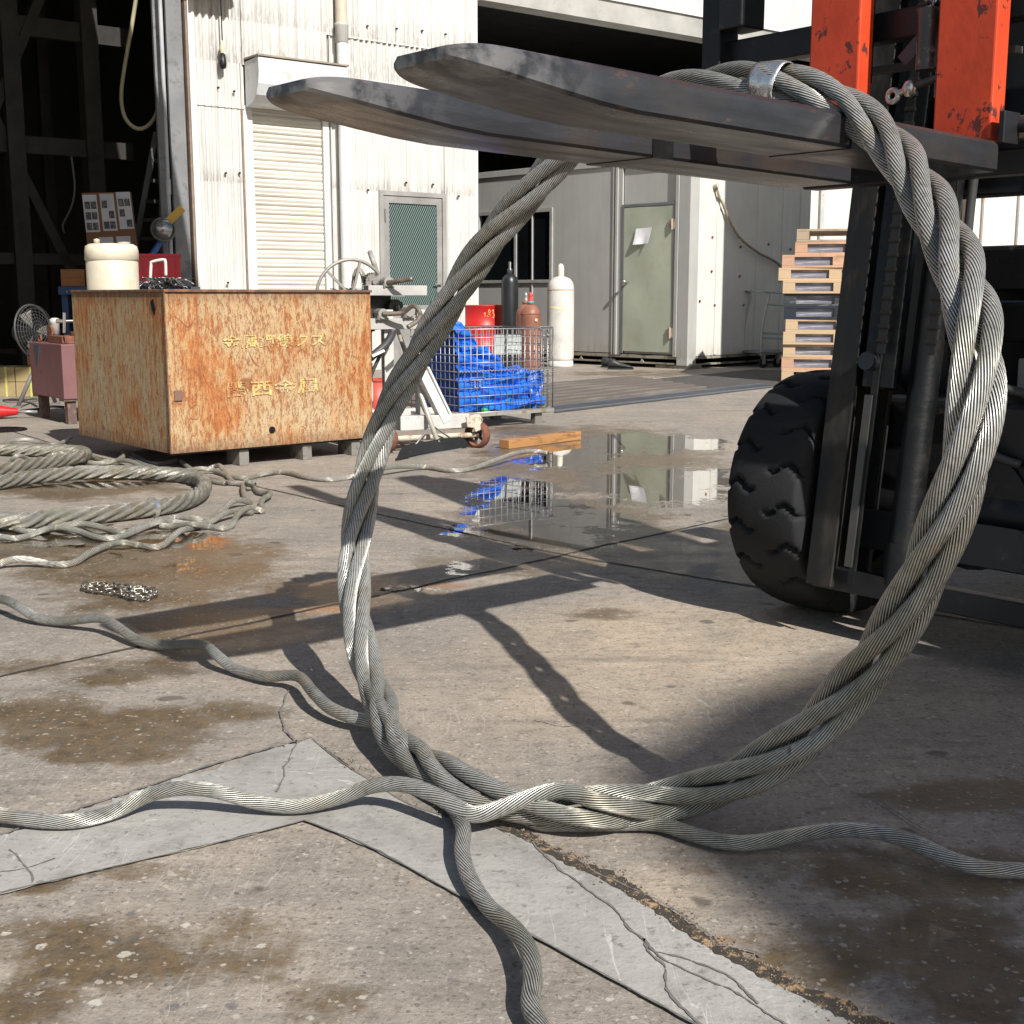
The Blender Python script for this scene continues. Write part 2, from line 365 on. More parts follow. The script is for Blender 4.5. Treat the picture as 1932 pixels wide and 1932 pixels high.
    for sc, thr, rad, ck, amt, loc in ((120, .80, .36, (0.50, 0.46, 0.39), .5, 0), (75, .90, .33, (0.54, 0.50, 0.43), .55, 1.3), (34, .88, .30, (0.52, 0.49, 0.42), .8, 3), (42, .90, .3, (0.10, 0.10, 0.105), .6, 8), (110, .84, .36, (0.08, 0.075, 0.07), .6, 5)):
        vo = n.nodes.new('ShaderNodeTexVoronoi'); vo.inputs['Scale'].default_value = sc; mm = nd(n, 'ShaderNodeMapping'); mm.inputs['Location'].default_value = (loc, loc, 0); n.links.new(vm.outputs[0], mm.inputs[0]); n.links.new(mm.outputs[0], vo.inputs['Vector'])
        sp = n.nodes.new('ShaderNodeSeparateColor'); n.links.new(vo.outputs['Color'], sp.inputs[0])
        rd = mathn(n, 'MULTIPLY', sp.outputs[1], rad)
        f = mathn(n, 'MULTIPLY', mathn(n, 'MULTIPLY', mathn(n, 'SUBTRACT', mathn(n, 'ADD', rd, .12), vo.outputs['Distance']), 14, clamp=True), ramp(n, sp.outputs[0], thr, thr + .02))
        if sc in (34, 42): f = mathn(n, 'MULTIPLY', f, ramp(n, att('pebble'), .2, .6))
        c = mixc(n, mathn(n, 'MULTIPLY', f, amt), c, ck)
    for lc, an in ((0, 38), (6, -52)):
        mt = nd(n, 'ShaderNodeMapping'); mt.inputs['Rotation'].default_value = (0, 0, R(an)); mt.inputs['Location'].default_value = (lc, 0, 0); mt.inputs['Scale'].default_value = (.25, 2.2, 1); n.links.new(v, mt.inputs[0])
        tn = noise(n, mt.outputs[0], 3.2, 4, .65); c = mixc(n, ramp(n, tn, .56, .72, 0, .5), c, (0.13, 0.115, 0.10))
    dr_ = noise(n, coords(n, loc=(11, 3, 0)), 9, 2, .4); c = mixc(n, ramp(n, dr_, .70, .74, 0, .7), c, (0.07, 0.06, 0.05))
    # pale scratches
    for loc, sx in (((0, 0, 0), (1, .12, 1)), ((5, 5, 0), (.15, 1, 1))):
        k = noise(n, coords(n, sx, loc=loc), 26, 2, .5, .6); d = mathn(n, 'ABSOLUTE', mathn(n, 'SUBTRACT', k, .5))
        g = ramp(n, noise(n, coords(n, loc=(loc[0] + 2, 0, 0)), 2.2, 2), .52, .62)
        c = mixc(n, mathn(n, 'MULTIPLY', mathn(n, 'MULTIPLY', ramp(n, d, .003, .009, .35, 0), g), mathn(n, 'SUBTRACT', 1.0, damp)), c, (0.5, 0.47, 0.42))
    pud = ramp(n, mathn(n, 'ADD', att('puddle'), mathn(n, 'MULTIPLY', wob, 1.7)), .66, .76)
    c = mixc(n, pud, c, mixc(n, 1.0, c, (0.42, 0.38, 0.33), 'MULTIPLY'))
    n.links.new(c, b.inputs['Base Color'])
    rr = mathn(n, 'SUBTRACT', mathn(n, 'SUBTRACT', ramp(n, n3, .3, .7, .72, .9), mathn(n, 'MULTIPLY', damp, .42)), mathn(n, 'MULTIPLY', pud, .6))
    rr = mathn(n, 'MAXIMUM', rr, .025)
    rr = mixc(n, pud, rr, (0.03, 0.03, 0.03)); n.links.new(rr, b.inputs['Roughness'])
    b.inputs['Specular IOR Level'].default_value = 0.4
    h = mathn(n, 'ADD', n3, mathn(n, 'MULTIPLY', n4, .5)); h = mathn(n, 'ADD', h, mathn(n, 'MULTIPLY', n2, 1.5))
    bb = bump(n, b, h, .5, .006); n.links.new(mathn(n, 'MULTIPLY', mathn(n, 'SUBTRACT', 1.0, pud), .5), bb.inputs['Strength'])
    n.links.new(mathn(n, 'MAXIMUM', pud, mathn(n, 'MULTIPLY', damp, .10)), b.inputs['Coat Weight']); b.inputs['Coat Roughness'].default_value = .012; b.inputs['Coat IOR'].default_value = 1.45
    me.materials.append(m); o = bpy.data.objects.new('ground', me); COL.objects.link(o); tag(o, 'stained wet concrete yard floor', None, None, 'structure')
ground()

def ribbon(name, pts, w, mat, z, jit=0.3, step=0.02, label=None, seed=1):
    rnd = random.Random(seed); p, L = resample(spline(pts, step), step); mb = MB(); vs = []
    for i, q in enumerate(p):
        t = (p[min(i + 1, len(p) - 1)] - p[max(0, i - 1)]).normalized(); s = Vector((-t.y, t.x, 0))
        a = w * (1 + rnd.uniform(-jit, jit)); b_ = w * (1 + rnd.uniform(-jit, jit))
        vs += [(q.x + s.x * a / 2, q.y + s.y * a / 2, z), (q.x - s.x * b_ / 2, q.y - s.y * b_ / 2, z)]
    mb.add(vs, [(2 * i, 2 * i + 1, 2 * i + 3, 2 * i + 2) for i in range(len(p) - 1)])
    return tag(mb.build(name, mat), label, None, None, 'structure')
def crooked(a, b, n, amp, seed):
    rnd = random.Random(seed); a = Vector(a); b = Vector(b); t = (b - a); s = Vector((-t.y, t.x, 0)).normalized(); off = 0; out = []
    for i in range(n + 1):
        f = i / n; off += rnd.uniform(-amp, amp); out.append(a + t * f + s * off * (1 if 0 < i < n else 0.3))
    return out
JM = M('joint_dirt', (0.045, 0.038, 0.03), 0.9, 0, (0.10, 0.08, 0.06), 30, .5, .7)
CRK = M('crack_dirt', (0.15, 0.14, 0.13), 0.95, 0, (0.17, 0.16, 0.145), 60, .45, .6)
ROUGH = M('broken_edge', (0.05, 0.04, 0.03), 0.95, 0, (0.36, 0.24, 0.13), 45, .52, .6, bmp=1.0, bs=80)
ribbon('ground_joint', crooked(G(-60, 1290), G(1060, 1048), 24, .006, 1) + crooked(G(1090, 1041), G(1420, 970), 8, .004, 2), .013, JM, .0015, .35)
ribbon('ground_joint', crooked(G(440, 908), G(1055, 1045), 16, .005, 3) + crooked(G(1080, 1050), G(2000, 1196), 12, .005, 4), .013, JM, .0015, .4)
ribbon('ground_joint', crooked(G(-40, 795), G(330, 905), 8, .006, 9), .012, JM, .0015, .4)
# repaired trench: two pale strips of newer concrete meeting in a corner
def patch_sheet():
    m, n, b = new_mat('patch_concrete'); v = coords(n)
    n1 = noise(n, v, 2.5, 4); n2 = noise(n, v, 14, 6, .7); n3 = noise(n, v, 90, 3); ns = noise(n, coords(n, (1, .3, 1)), 22, 3)
    c = mixc(n, ramp(n, n1, .35, .65), (0.37, 0.358, 0.33), (0.29, 0.28, 0.258))
    c = mixc(n, ramp(n, n2, .54, .68, 0, .5), c, (0.18, 0.175, 0.165)); c = mixc(n, ramp(n, n3, .58, .7, 0, .5), c, (0.17, 0.16, 0.15))
    c = mixc(n, ramp(n, n2, .44, .3, 0, .5), c, (0.46, 0.45, 0.42))
    for loc, sx in (((0, 0, 0), (1, .1, 1)), ((5, 5, 0), (.2, 1, 1))):
        k = noise(n, coords(n, sx, loc=loc), 30, 2, .5, .5); d = mathn(n, 'ABSOLUTE', mathn(n, 'SUBTRACT', k, .5))
        g = ramp(n, noise(n, coords(n, loc=(loc[0] + 1, 0, 0)), 3, 2), .5, .6)
        c = mixc(n, mathn(n, 'MULTIPLY', ramp(n, d, .003, .009, .45, 0), g), c, (0.62, 0.60, 0.57))
    c = mixc(n, ramp(n, noise(n, coords(n, loc=(4, 2, 0)), 5, 7, .75), .5, .66, 0, .6), c, (0.17, 0.155, 0.135))
    c = mixc(n, ramp(n, noise(n, coords(n, loc=(8, 2, 0)), 40, 4, .75), .6, .68, 0, .6), c, (0.09, 0.085, 0.08))
    n.links.new(c, b.inputs['Base Color']); b.inputs['Roughness'].default_value = .8; bump(n, b, mathn(n, 'ADD', n2, n3), .35, .004)
    rnd = random.Random(5)
    def edge(a, c_, amp, k=26):
        a = G(*a); c_ = G(*c_); t = c_ - a; s = Vector((-t.y, t.x, 0)).normalized()
        return [a + t * i / k + s * rnd.uniform(-amp, amp) * (0 < i < k) for i in range(k)]
    loop = edge((-140, 1625), (560, 1403), .010, 60) + [G(585, 1397), G(606, 1406)] + [Vector((q.x, q.y, 0)) for q in resample(spline([G(u, v) for u, v in ((618, 1418), (640, 1440), (700, 1478), (790, 1530), (960, 1573), (1060, 1625), (1150, 1668), (1240, 1722), (1330, 1784), (1450, 1850), (1640, 1945), (1790, 2010))], .01), .03)[0]] + edge((1790, 2010), (1440, 2010), 0, 2) + edge((1440, 2010), (700, 1604), .001) + edge((700, 1604), (575, 1553), .003, 6) + edge((575, 1553), (-140, 1725), .003)
    bm = bmesh.new(); vs = [bm.verts.new((p.x, p.y, .004)) for p in loop]; bm.faces.new(vs); bmesh.ops.triangulate(bm, faces=bm.faces[:])
    me = bpy.data.meshes.new('concrete_patch'); bm.to_mesh(me); bm.free(); me.materials.append(m)
    o = bpy.data.objects.new('concrete_patch', me); COL.objects.link(o); tag(o, 'pale grey newer concrete strip', None, None, 'structure')
patch_sheet()
def pix(L, z=0.0): return [G(u, v, z) for u, v in L]
def broken_edge():
    line, L = resample(spline(pix([(600, 1408), (640, 1440), (700, 1478), (790, 1530), (960, 1573), (1060, 1625), (1150, 1668), (1240, 1722), (1330, 1784), (1450, 1850), (1640, 1945), (1760, 2000)]), .01), .004)
    from mathutils import noise as mn
    vs = []; N = len(line)
    for i, q in enumerate(line):
        t = (line[min(i + 1, N - 1)] - line[max(0, i - 1)]).normalized(); s_ = Vector((-t.y, t.x, 0)); f = i / N
        amp = (.25 if f < .12 else (.05 if f < .40 else 1.0))
        a = amp * (.012 + .022 * max(0, mn.noise(q * 22) + .5 * mn.noise(q * 70) + .25)); b_ = amp * (.004 + .010 * abs(mn.noise(q * 50 + Vector((9, 0, 0)))))
        w = q + s_ * a; v_ = q - s_ * b_; vs += [(w.x, w.y, .0048), (v_.x, v_.y, .0048)]
    mb = MB(); mb.add(vs, [(2 * i, 2 * i + 1, 2 * i + 3, 2 * i + 2) for i in range(N - 1)]); tag(mb.build('broken_edge', ROUGH), 'crumbled edge of the newer concrete', None, None, 'structure')
    rnd = random.Random(8); g1, g2 = MB(), MB()
    for _ in range(1100):
        i = int(N * rnd.uniform(.0, 1) ** .8); i = min(i, N - 2); f = i / N
        if f < .12 and rnd.random() < .6 or .12 < f < .4 and rnd.random() < .85: continue
        t = (line[i + 1] - line[i]).normalized(); s_ = Vector((-t.y, t.x, 0)); p = line[i] + s_ * rnd.gauss(.010, .012); r_ = rnd.uniform(.0007, .0026)
        vs = [p + Vector((r_ * cos(a) * rnd.uniform(.6, 1.3), r_ * sin(a) * rnd.uniform(.6, 1.3), .004)) for a in (0, 1.3, 2.5, 3.8, 5.1)] + [p + Vector((0, 0, .005 + r_ * .7))]
        (g1 if rnd.random() < .55 else g2).add(vs, [(0, 1, 5), (1, 2, 5), (2, 3, 5), (3, 4, 5), (4, 0, 5)])
    tag(g1.build('concrete_grit', M('grit_tan', (.26, .19, .12), .95)), 'tan crumbs of broken concrete', None, None, 'stuff')
    tag(g2.build('concrete_grit', M('grit_dark', (.07, .06, .05), .95)), 'dark crumbs of broken concrete', None, None, 'stuff')
broken_edge()
ribbon('ground_crack', pix([(585, 1395), (640, 1440), (700, 1478), (790, 1530), (960, 1573)]), .0028, CRK, .0055, .5)
ribbon('ground_crack', pix([(585, 1395), (420, 1441), (250, 1497), (120, 1540), (0, 1580)]), .005, CRK, .0055, .9, .012, seed=4)
ribbon('ground_crack', pix([(575, 1553), (700, 1604)]) + [G(700, 1604).lerp(G(1440, 2010), f) for f in (.25, .5, .75, 1)], .0035, CRK, .0055, .6)
ribbon('ground_crack', pix([(575, 1553), (400, 1598), (0, 1690)]), .003, CRK, .0055, .6)
for i, L in enumerate(([(1000, 1590), (1060, 1650), (1130, 1700), (1210, 1780), (1290, 1840), (1390, 1880), (1480, 1940)], [(1000, 1590), (1090, 1630), (1160, 1668), (1210, 1690), (1300, 1740), (1350, 1790)],
                       [(1210, 1780), (1250, 1830), (1260, 1880), (1330, 1945)], [(1350, 1790), (1420, 1800), (1440, 1810)], [(1240, 1800), (1340, 1830), (1430, 1900)], [(520, 1500), (535, 1465), (545, 1430), (560, 1410)],
                       [(550, 1300), (530, 1350), (545, 1390), (560, 1405)], [(0, 1650), (60, 1640), (110, 1625)], [(20, 1610), (50, 1635), (60, 1670)], [(1010, 1360), (1060, 1372), (1090, 1368)], [(1630, 1500), (1700, 1545), (1760, 1580)], [(420, 1120), (470, 1110), (520, 1108)])):
    p = spline(pix(L), .03); rnd = random.Random(i)
    p = [q + Vector((rnd.uniform(-.004, .004), rnd.uniform(-.004, .004), 0)) for q in p]
    ribbon('ground_crack', p, .0030, CRK, .0055, .9, .008, seed=i)

# ------------------------------------------------------------------ wire rope loop on the forks
def loop_rope():
    root = thing('wire_rope_loop', G(1000, 1545), 0, 'large loop of twisted steel strands hung over the forks, loose ends on the floor', 'wire rope')
    inv = Matrix.Translation(-root.location)
    cp = [G(1000, 1512, .05), G(1130, 1522, .055), P(1260, 1510, 1.97), P(1395, 1465, 1.90), P(1515, 1392, 1.85), P(1612, 1292, 1.80), P(1700, 1165, 1.73),
          P(1768, 1025, 1.69), P(1820, 880, 1.66), P(1844, 735, 1.67), P(1838, 605, 1.73), P(1800, 480, 1.85), P(1745, 370, 1.98), P(1683, 278, 2.12), P(1597, 203, 2.22),
          P(1490, 163, 2.28), P(1385, 158, 2.38), P(1280, 172, 2.47), P(1180, 205, 2.56), P(1090, 262, 2.60), P(1010, 352, 2.66), P(925, 452, 2.72), P(855, 560, 2.77), P(795, 660, 2.80),
          P(735, 770, 2.80), P(697, 885, 2.78), P(674, 1000, 2.72), P(668, 1105, 2.64), P(680, 1205, 2.54), P(708, 1300, 2.44), G(752, 1395, .055), G(835, 1462, .05), G(915, 1495, .05)]
    cp = cp[::-1]
    c, L = resample(spline(cp, .01, True), .009, True); N = len(c)
    # smooth lightly
    for _ in range(4): c = [(c[i - 1] + c[i] * 2 + c[(i + 1) % N]) / 4 for i in range(N)]
    cen = sum(c, Vector()) / N; turns = round(L / 0.60) + 0.25; rs = .0139; Rh = .0200
    # local frames
    T = [(c[(i + 1) % N] - c[i - 1]).normalized() for i in range(N)]
    O = []
    for i in range(N):
        o = c[i] - cen; o = (o - T[i] * o.dot(T[i])).normalized(); O.append(o)
    sgn = 1 if sum(O[i].cross(T[i]).y for i in range(N)) < 0 else -1
    def hel(i, ph):
        j = i % N; t = i / N; a = ph + 2 * pi * turns * t; K = O[j].cross(T[j]).normalized() * sgn
        rr = Rh * (1.0 + .12 * sin(3.1 * t * 2 * pi + ph) ** 2) * (1.0 + .12 * min(1, max(0, (c[j].x + .15) / .5)))
        return c[j] + (O[j] * cos(a) + K * sin(a)) * rr
    def near(u, v):  # index of the centreline point closest in direction
        d = ray(u, v).normalized(); best = min(range(N), key=lambda i: (((c[i] - Vector((0, 0, HC))).normalized()) - d).length); return best
    iB, iC, iA, iD = near(712, 1300), near(930, 1500), near(742, 1380), near(950, 1500)
    tA = [(708, 1366, .03), (660, 1352, .03), (620, 1334, .035), (590, 1305, .045), (560, 1275, .04), (500, 1276, .022), (440, 1260, .02), (405, 1232, .045), (380, 1216, .045), (310, 1217, .02), (260, 1208, .02), (215, 1178, .04), (185, 1166, .045), (120, 1172, .02), (70, 1166, .02), (35, 1144, .045), (0, 1130, .045), (-50, 1132, .02), (-120, 1120, .02)]
    tB = [(1048, 2010, .02), (1022, 1945, .02), (1000, 1895, .025), (1006, 1850, .03), (998, 1795, .035), (968, 1750, .03), (922, 1712, .022), (888, 1660, .025), (872, 1608, .03), (874, 1562, .035), (852, 1522, .018), (805, 1488, .018), (778, 1445, .035), (758, 1395, .07)]
    tC = [(905, 1537, .045), (865, 1524, .052), (825, 1502, .060), (762, 1480, .062), (702, 1483, .05), (640, 1505, .03), (560, 1522, .02), (480, 1513, .03), (410, 1493, .05), (345, 1487, .055), (280, 1500, .04), (220, 1530, .022), (150, 1548, .02), (80, 1549, .02), (0, 1537, .025), (-80, 1528, .04), (-160, 1530, .03)]
    tD = [(2060, 1660, .02), (1995, 1650, .02), (1932, 1643, .02), (1865, 1640, .022), (1800, 1624, .03), (1730, 1592, .045), (1660, 1570, .05), (1580, 1565, .045), (1500, 1576, .03), (1420, 1590, .02), (1360, 1588, .02), (1300, 1572, .018), (1240, 1554, .018), (1150, 1553, .018), (1060, 1553, .018), (1000, 1545, .02)]
    g = lambda L_: [G(u, v, z) for u, v, z in L_]
    step = 14
    def strand2(start, i0, i1, ph, end):
        mid = [hel(i, ph) for i in range(i0, i1)]
        key = []
        if start: key += start
        ms = mid[(7 if start else 0):(len(mid) - 10 if end else len(mid)):7]
        key += ms
        if end: key += end
        p, _ = resample(spline(key, .008), .008)
        for _ in range(3): p = [p[0]] + [(p[k - 1] + p[k] * 2 + p[k + 1]) / 4 for k in range(1, len(p) - 1)] + [p[-1]]
        ln = lambda q: sum((b_ - a_).length for a_, b_ in zip(q, q[1:]))
        n0, n1 = int(ln(start) / .008), int(ln(end) / .008); M_ = len(p)
        rr = [rs * (1 - .13 * max(min(1, max(0, (n0 - k) / 30)), min(1, max(0, (k - (M_ - n1)) / 30)))) for k in range(M_)]
        mb = MB(); mb.tube([inv @ q for q in p], rr, 20); return mb.build('strand', ROPE, root)
    ph0 = 0.6
    if iC > N / 2: iC -= N
    if iD > N / 2: iD -= N
    strand2(g(tB), iB, iC + 2 * N, ph0, g(tC))
    strand2(g(tD), iD, iA + 2 * N, ph0 + pi, g(tA))
    # flattened bright sheet band wrapped round the top of the bundle
    j = near(1465, 168); mb = MB(); vs = []
    for q in range(7):
        i = (j - 4 + int(q * .8)) % N if False else (j - 4 + q) % N; K = O[i].cross(T[i])
        for k in range(28):
            a = 2 * pi * k / 28; rr = .0385 * (1 + .05 * sin(3 * a + q * .6)) 
            vs.append(inv @ (c[i] + (O[i] * cos(a) * 1.0 + K * sin(a)) * rr))
    mb.add(vs, [(q * 28 + k, q * 28 + (k + 1) % 28, (q + 1) * 28 + (k + 1) % 28, (q + 1) * 28 + k) for q in range(6) for k in range(28)], smooth=True)
    band = mb.build('wrapped_band', M('foil_band', (.85, .85, .83), .25, .9, (.5, .48, .44), 30, .5, .7, bmp=.8, bs=40), root)
    sm = band.modifiers.new('s', 'SOLIDIFY'); sm.thickness = .002
loop_rope()

# ------------------------------------------------------------------ ropes and strands lying in the yard
def zp(L, z=.02):  # surveyed in the left coil
    return [G(a * .2735, 805 + b * .2735, z) for a, b in L]
def free_strand(L, label, r=.0115, seed=0, extra=None, mat=ROPE2):
    p = L + (extra or []); q, _ = resample(spline(p, .02), .012)
    mb = MB(); mb.tube(q, r, 12)
    o = mb.build('steel_strand', mat); tag(o, label, 'wire strand', 'loose strands around the coiled rope'); return o
wig = lambda L, zs: [Vector((p.x, p.y, z)) for p, z in zip(L, zs)]
def auto(L, r=.0115, hi=.05):
    """lift every crest of the wavy strand a little off the floor"""
    out = []
    for i, (a, b) in enumerate(L):
        v = 805 + b * .2735; u = a * .2735
        pb = L[max(0, i - 1)][1]; nb = L[min(len(L) - 1, i + 1)][1]
        z = r + max(0, min(hi, ((pb + nb) / 2 - b) * .0011)); out.append(G(u, v, z))
    return out
free_strand(auto([(-300, 210), (-120, 190), (0, 135), (80, 98), (180, 90), (280, 112), (370, 125), (440, 105), (490, 75)]), 'short pale strand with a cut end curling up behind the thick rope')
free_strand(auto([(-300, 230), (-150, 280), (0, 270), (60, 250), (120, 200), (200, 225), (280, 237), (360, 200), (430, 185), (500, 215), (600, 245), (700, 252), (800, 237), (880, 235), (960, 265), (1060, 310), (1160, 322), (1260, 307), (1380, 290), (1470, 300), (1530, 322), (1600, 347), (1700, 355), (1780, 337), (1850, 315), (1930, 312)]),
            'long pale strand running from the coil past the rusty bin to the puddle', extra=[G(u, v, z) for u, v, z in ((552, 893, .015), (580, 901, .012), (620, 905, .012), (655, 901, .012), (690, 892, .03), (740, 881, .04), (800, 881, .015), (850, 888, .012), (890, 884, .015), (930, 870, .035), (970, 856, .045), (1005, 851, .04), (1034, 855, .03))])
free_strand(auto([(600, 178), (650, 215), (720, 240), (800, 235), (860, 200), (900, 195), (960, 215), (1000, 240), (1080, 255), (1160, 247), (1225, 228)]), 'dull strand weaving beneath the near corner of the bin')
free_strand(auto([(838, 165), (870, 190), (930, 232), (990, 262), (1080, 285), (1180, 305), (1290, 325), (1380, 350), (1480, 380), (1560, 392)]), 'dull strand with its end leaning on the bin skid')
free_strand(auto([(1250, 238), (1300, 280), (1380, 330), (1480, 362), (1580, 388), (1680, 392), (1760, 400)]), 'short bent strand between the bin and the bright strand')
free_strand(auto([(1440, 290), (1490, 272), (1520, 272), (1555, 320), (1600, 375), (1680, 405), (1720, 380), (1750, 420), (1785, 455), (1850, 452), (1862, 470), (1810, 505), (1800, 560), (1812, 585), (1760, 562), (1700, 562), (1640, 605), (1600, 680), (1530, 702), (1440, 690), (1330, 672), (1200, 690), (1100, 680)]), 'strand kinked into a tight hairpin at the right end of the coil')
free_strand(auto([(1700, 365), (1678, 420), (1690, 490), (1725, 525), (1660, 505), (1600, 520), (1540, 572), (1480, 630), (1420, 668), (1340, 695), (1240, 722), (1180, 772), (1120, 820), (1050, 832), (950, 817), (850, 800), (760, 815), (680, 842), (600, 882), (530, 930), (440, 952), (330, 947), (200, 918), (100, 915), (0, 945), (-100, 985), (-300, 1000)]), 'outermost wavy strand nearest the chain')
free_strand(auto([(1740, 592), (1640, 580), (1540, 602), (1440, 662), (1300, 672), (1200, 657), (1100, 655), (1020, 682), (930, 722), (840, 757), (740, 772), (640, 757), (560, 727), (470, 702), (380, 697), (300, 712), (200, 752), (100, 772), (0, 760), (-100, 755), (-300, 770)]), 'wavy strand lying just in front of the thick rope')
free_strand(auto([(1410, 652), (1320, 630), (1200, 630), (1100, 642), (1000, 680), (880, 730), (830, 735), (750, 712), (650, 682), (540, 670), (430, 682), (330, 717), (200, 725), (100, 705), (30, 672), (-60, 640), (-250, 640)]), 'wavy strand crossing beneath the front of the thick rope')
def thick(L, label, r=.034):
    q, _ = resample(spline(L, .03), .012); mb = MB(); mb.tube(q, r, 48, lobes=6, lamp=.42, lay=.42)
    m = ROPE3; o = mb.build('thick_wire_rope', m); tag(o, label, 'wire rope', 'turns of thick laid wire rope'); return o
ROPE3 = m_strand('laid_rope', (0.76, 0.73, 0.65), (0.06, 0.05, 0.035), (0.46, 0.34, 0.17), wires=84, lay=-.5, metal=.45, rough=.36)
thick(zp([(-500, 640), (-200, 655), (0, 650), (150, 655), (300, 632), (600, 612), (900, 580), (1150, 545), (1300, 505), (1385, 455), (1410, 410), (1385, 368), (1300, 340), (1150, 325), (900, 312), (600, 315), (400, 330), (200, 350), (0, 380), (-200, 395), (-500, 400)], .038), 'thick laid rope bent in a wide hairpin with a silver band around it')
thick(zp([(-500, 320), (-200, 320), (0, 300), (150, 275), (300, 250), (450, 225)], .05) + [G(545 * .2735, 805 + 205 * .2735, .055)] + zp([(590, 195), (580, 178), (520, 168), (420, 165), (300, 162), (150, 158), (0, 152), (-200, 150), (-500, 160)], .04), 'thick laid rope turning back behind the others')
b_ = MB(); c0 = G(1038 * .2735, 805 + 562 * .2735, .038); c1 = G(1062 * .2735, 805 + 558 * .2735, .038)
b_.cyl(c0, c1, .0405, n=28)
tag(b_.build('rope_band', M('foil_band', (.8, .8, .8), .3, .9)), 'narrow silver tape band wrapped round the thick rope', 'band')
# chain
def chain():
    root = thing('steel_chain', G(222, 1122), 0, 'short steel chain doubled up in a pile on the brown wet patch', 'chain'); inv = Matrix.Translation(-root.location)
    zc = lambda a, b: G((180 + a * .176) / 1.553, (1650 + b * .176) / 1.553, .006)
    path = [zc(a, b) for a, b in ((940, 545), (820, 520), (700, 500), (560, 490), (440, 470), (370, 440), (400, 395), (480, 410), (560, 390), (640, 410), (720, 395), (780, 440), (850, 390), (940, 430), (1040, 440), (1180, 460), (1300, 450), (1400, 480), (1540, 495), (1580, 540), (1480, 590), (1390, 625), (1270, 600), (1200, 620), (1140, 590), (1040, 560), (990, 530), (1060, 480), (1180, 510), (1290, 510), (1380, 500), (1480, 520))]
    p, L = resample(spline(path, .004), .0165); mb = MB(); rnd = random.Random(3)
    for i in range(len(p) - 1):
        t = (p[i + 1] - p[i]).normalized(); s = Vector((-t.y, t.x, 0)); up = Vector((0, 0, 1)); tilt = rnd.uniform(-.25, .25) + (1.15 if i % 2 else .1)
        b2 = (s * cos(tilt) + up * sin(tilt)).normalized(); c = (p[i] + p[i + 1]) / 2 + up * (.004 + rnd.uniform(0, .006)); pts = []
        for k in range(16):
            a = 2 * pi * k / 16; e = .0135 if True else 0
            pts.append(inv @ (c + t * (cos(a) * .0085 + (.005 if cos(a) > 0 else -.005)) + b2 * sin(a) * .0078))
        mb.tube(pts, .0024, 6, closed=True)
    mb.build('chain_links', M('chain_steel', (.40, .37, .31), .35, .85, (.10, .08, .05), 60, .5, .6), root)
chain()

def onp(u, v, O, rot, c=0.0, off=0.0):
    """ray of a survey point met with the plane local-y = c of a frame at O turned by rot -> (local x, z)"""
    X = Vector((cos(rot), sin(rot))); Y = Vector((-sin(rot), cos(rot))); r = ray(u, v)
    t = (c + Vector(O[:2]).dot(Y)) / Vector(r[:2]).dot(Y); p = Vector((0, 0, HC)) + r * t
    return (Vector(p[:2]) - Vector(O[:2])).dot(X), p.z

# ------------------------------------------------------------------ forklift
KO, KR = Vector((.884, 2.48, 0)), R(-49)
fk = thing('forklift', KO, KR, 'black forklift with worn orange fork shanks, seen close from the front at the right edge', 'forklift')
def fork(x0, wd):
    xc = x0 - wd / 2; mb = MB(); zt = 1.146
    sec = []
    ys = [.065, -.2, -.5, -.75, -.90, -.97, -1.04, -1.10] + [-1.13] + [-1.13 - .085 * sin(k / 14 * pi / 2) for k in range(1, 15)]
    ys = [y if y > -.5 else y * 1.036 for y in ys]
    for y in ys:
        yy = y / 1.036 if y <= -.5 else y; q = max(0, (-yy - .92) / .295); zb = 1.088 + .030 * q ** 1.15; e_ = min(1, max(0, (-yy - 1.13) / .085))
        hw = .60 + .40 * max(0, 1 - e_ ** 2) ** .5; zt_ = zt - .007 * e_ ** 3; zb += .005 * e_ ** 4; up = -y * .0185; zb += up; zt_ += up
        h = wd / 2 * hw; ch = min(.005, h * .3)
        ring = [(xc - h, zb + ch), (xc - h + ch, zb), (xc + h - ch, zb), (xc + h, zb + ch), (xc + h, zt_ - ch * 1.6), (xc + h - ch * 1.6, zt_), (xc - h + ch * 1.6, zt_), (xc - h, zt_ - ch * 1.6)]
        sec.append([(p[0], y, p[1]) for p in ring])
    vs = [p for r_ in sec for p in r_]; n = 8
    fs = [(i * n + k, i * n + (k + 1) % n, (i + 1) * n + (k + 1) % n, (i + 1) * n + k) for i in range(len(sec) - 1) for k in range(n)] + [tuple(range(n)), tuple((len(sec) - 1) * n + k for k in range(n))[::-1]]
    mb.add(vs, fs); mb.sm = [True] * len(mb.sm); f = mb.build('fork_tine', FORKM, fk)
    me_ = f.data; me_.set_sharp_from_angle(angle=R(25)) if hasattr(me_, 'set_sharp_from_angle') else None
    tb = MB(); ty = -.42 if x0 > -.1 else -.55
    tb.box(x0 - wd - .0025, x0 + .0025, ty, ty + .055, 1.0865 - ty * .0185, zt + .0025 - ty * .0185); tb.build('tape_band', BLACK2, f)
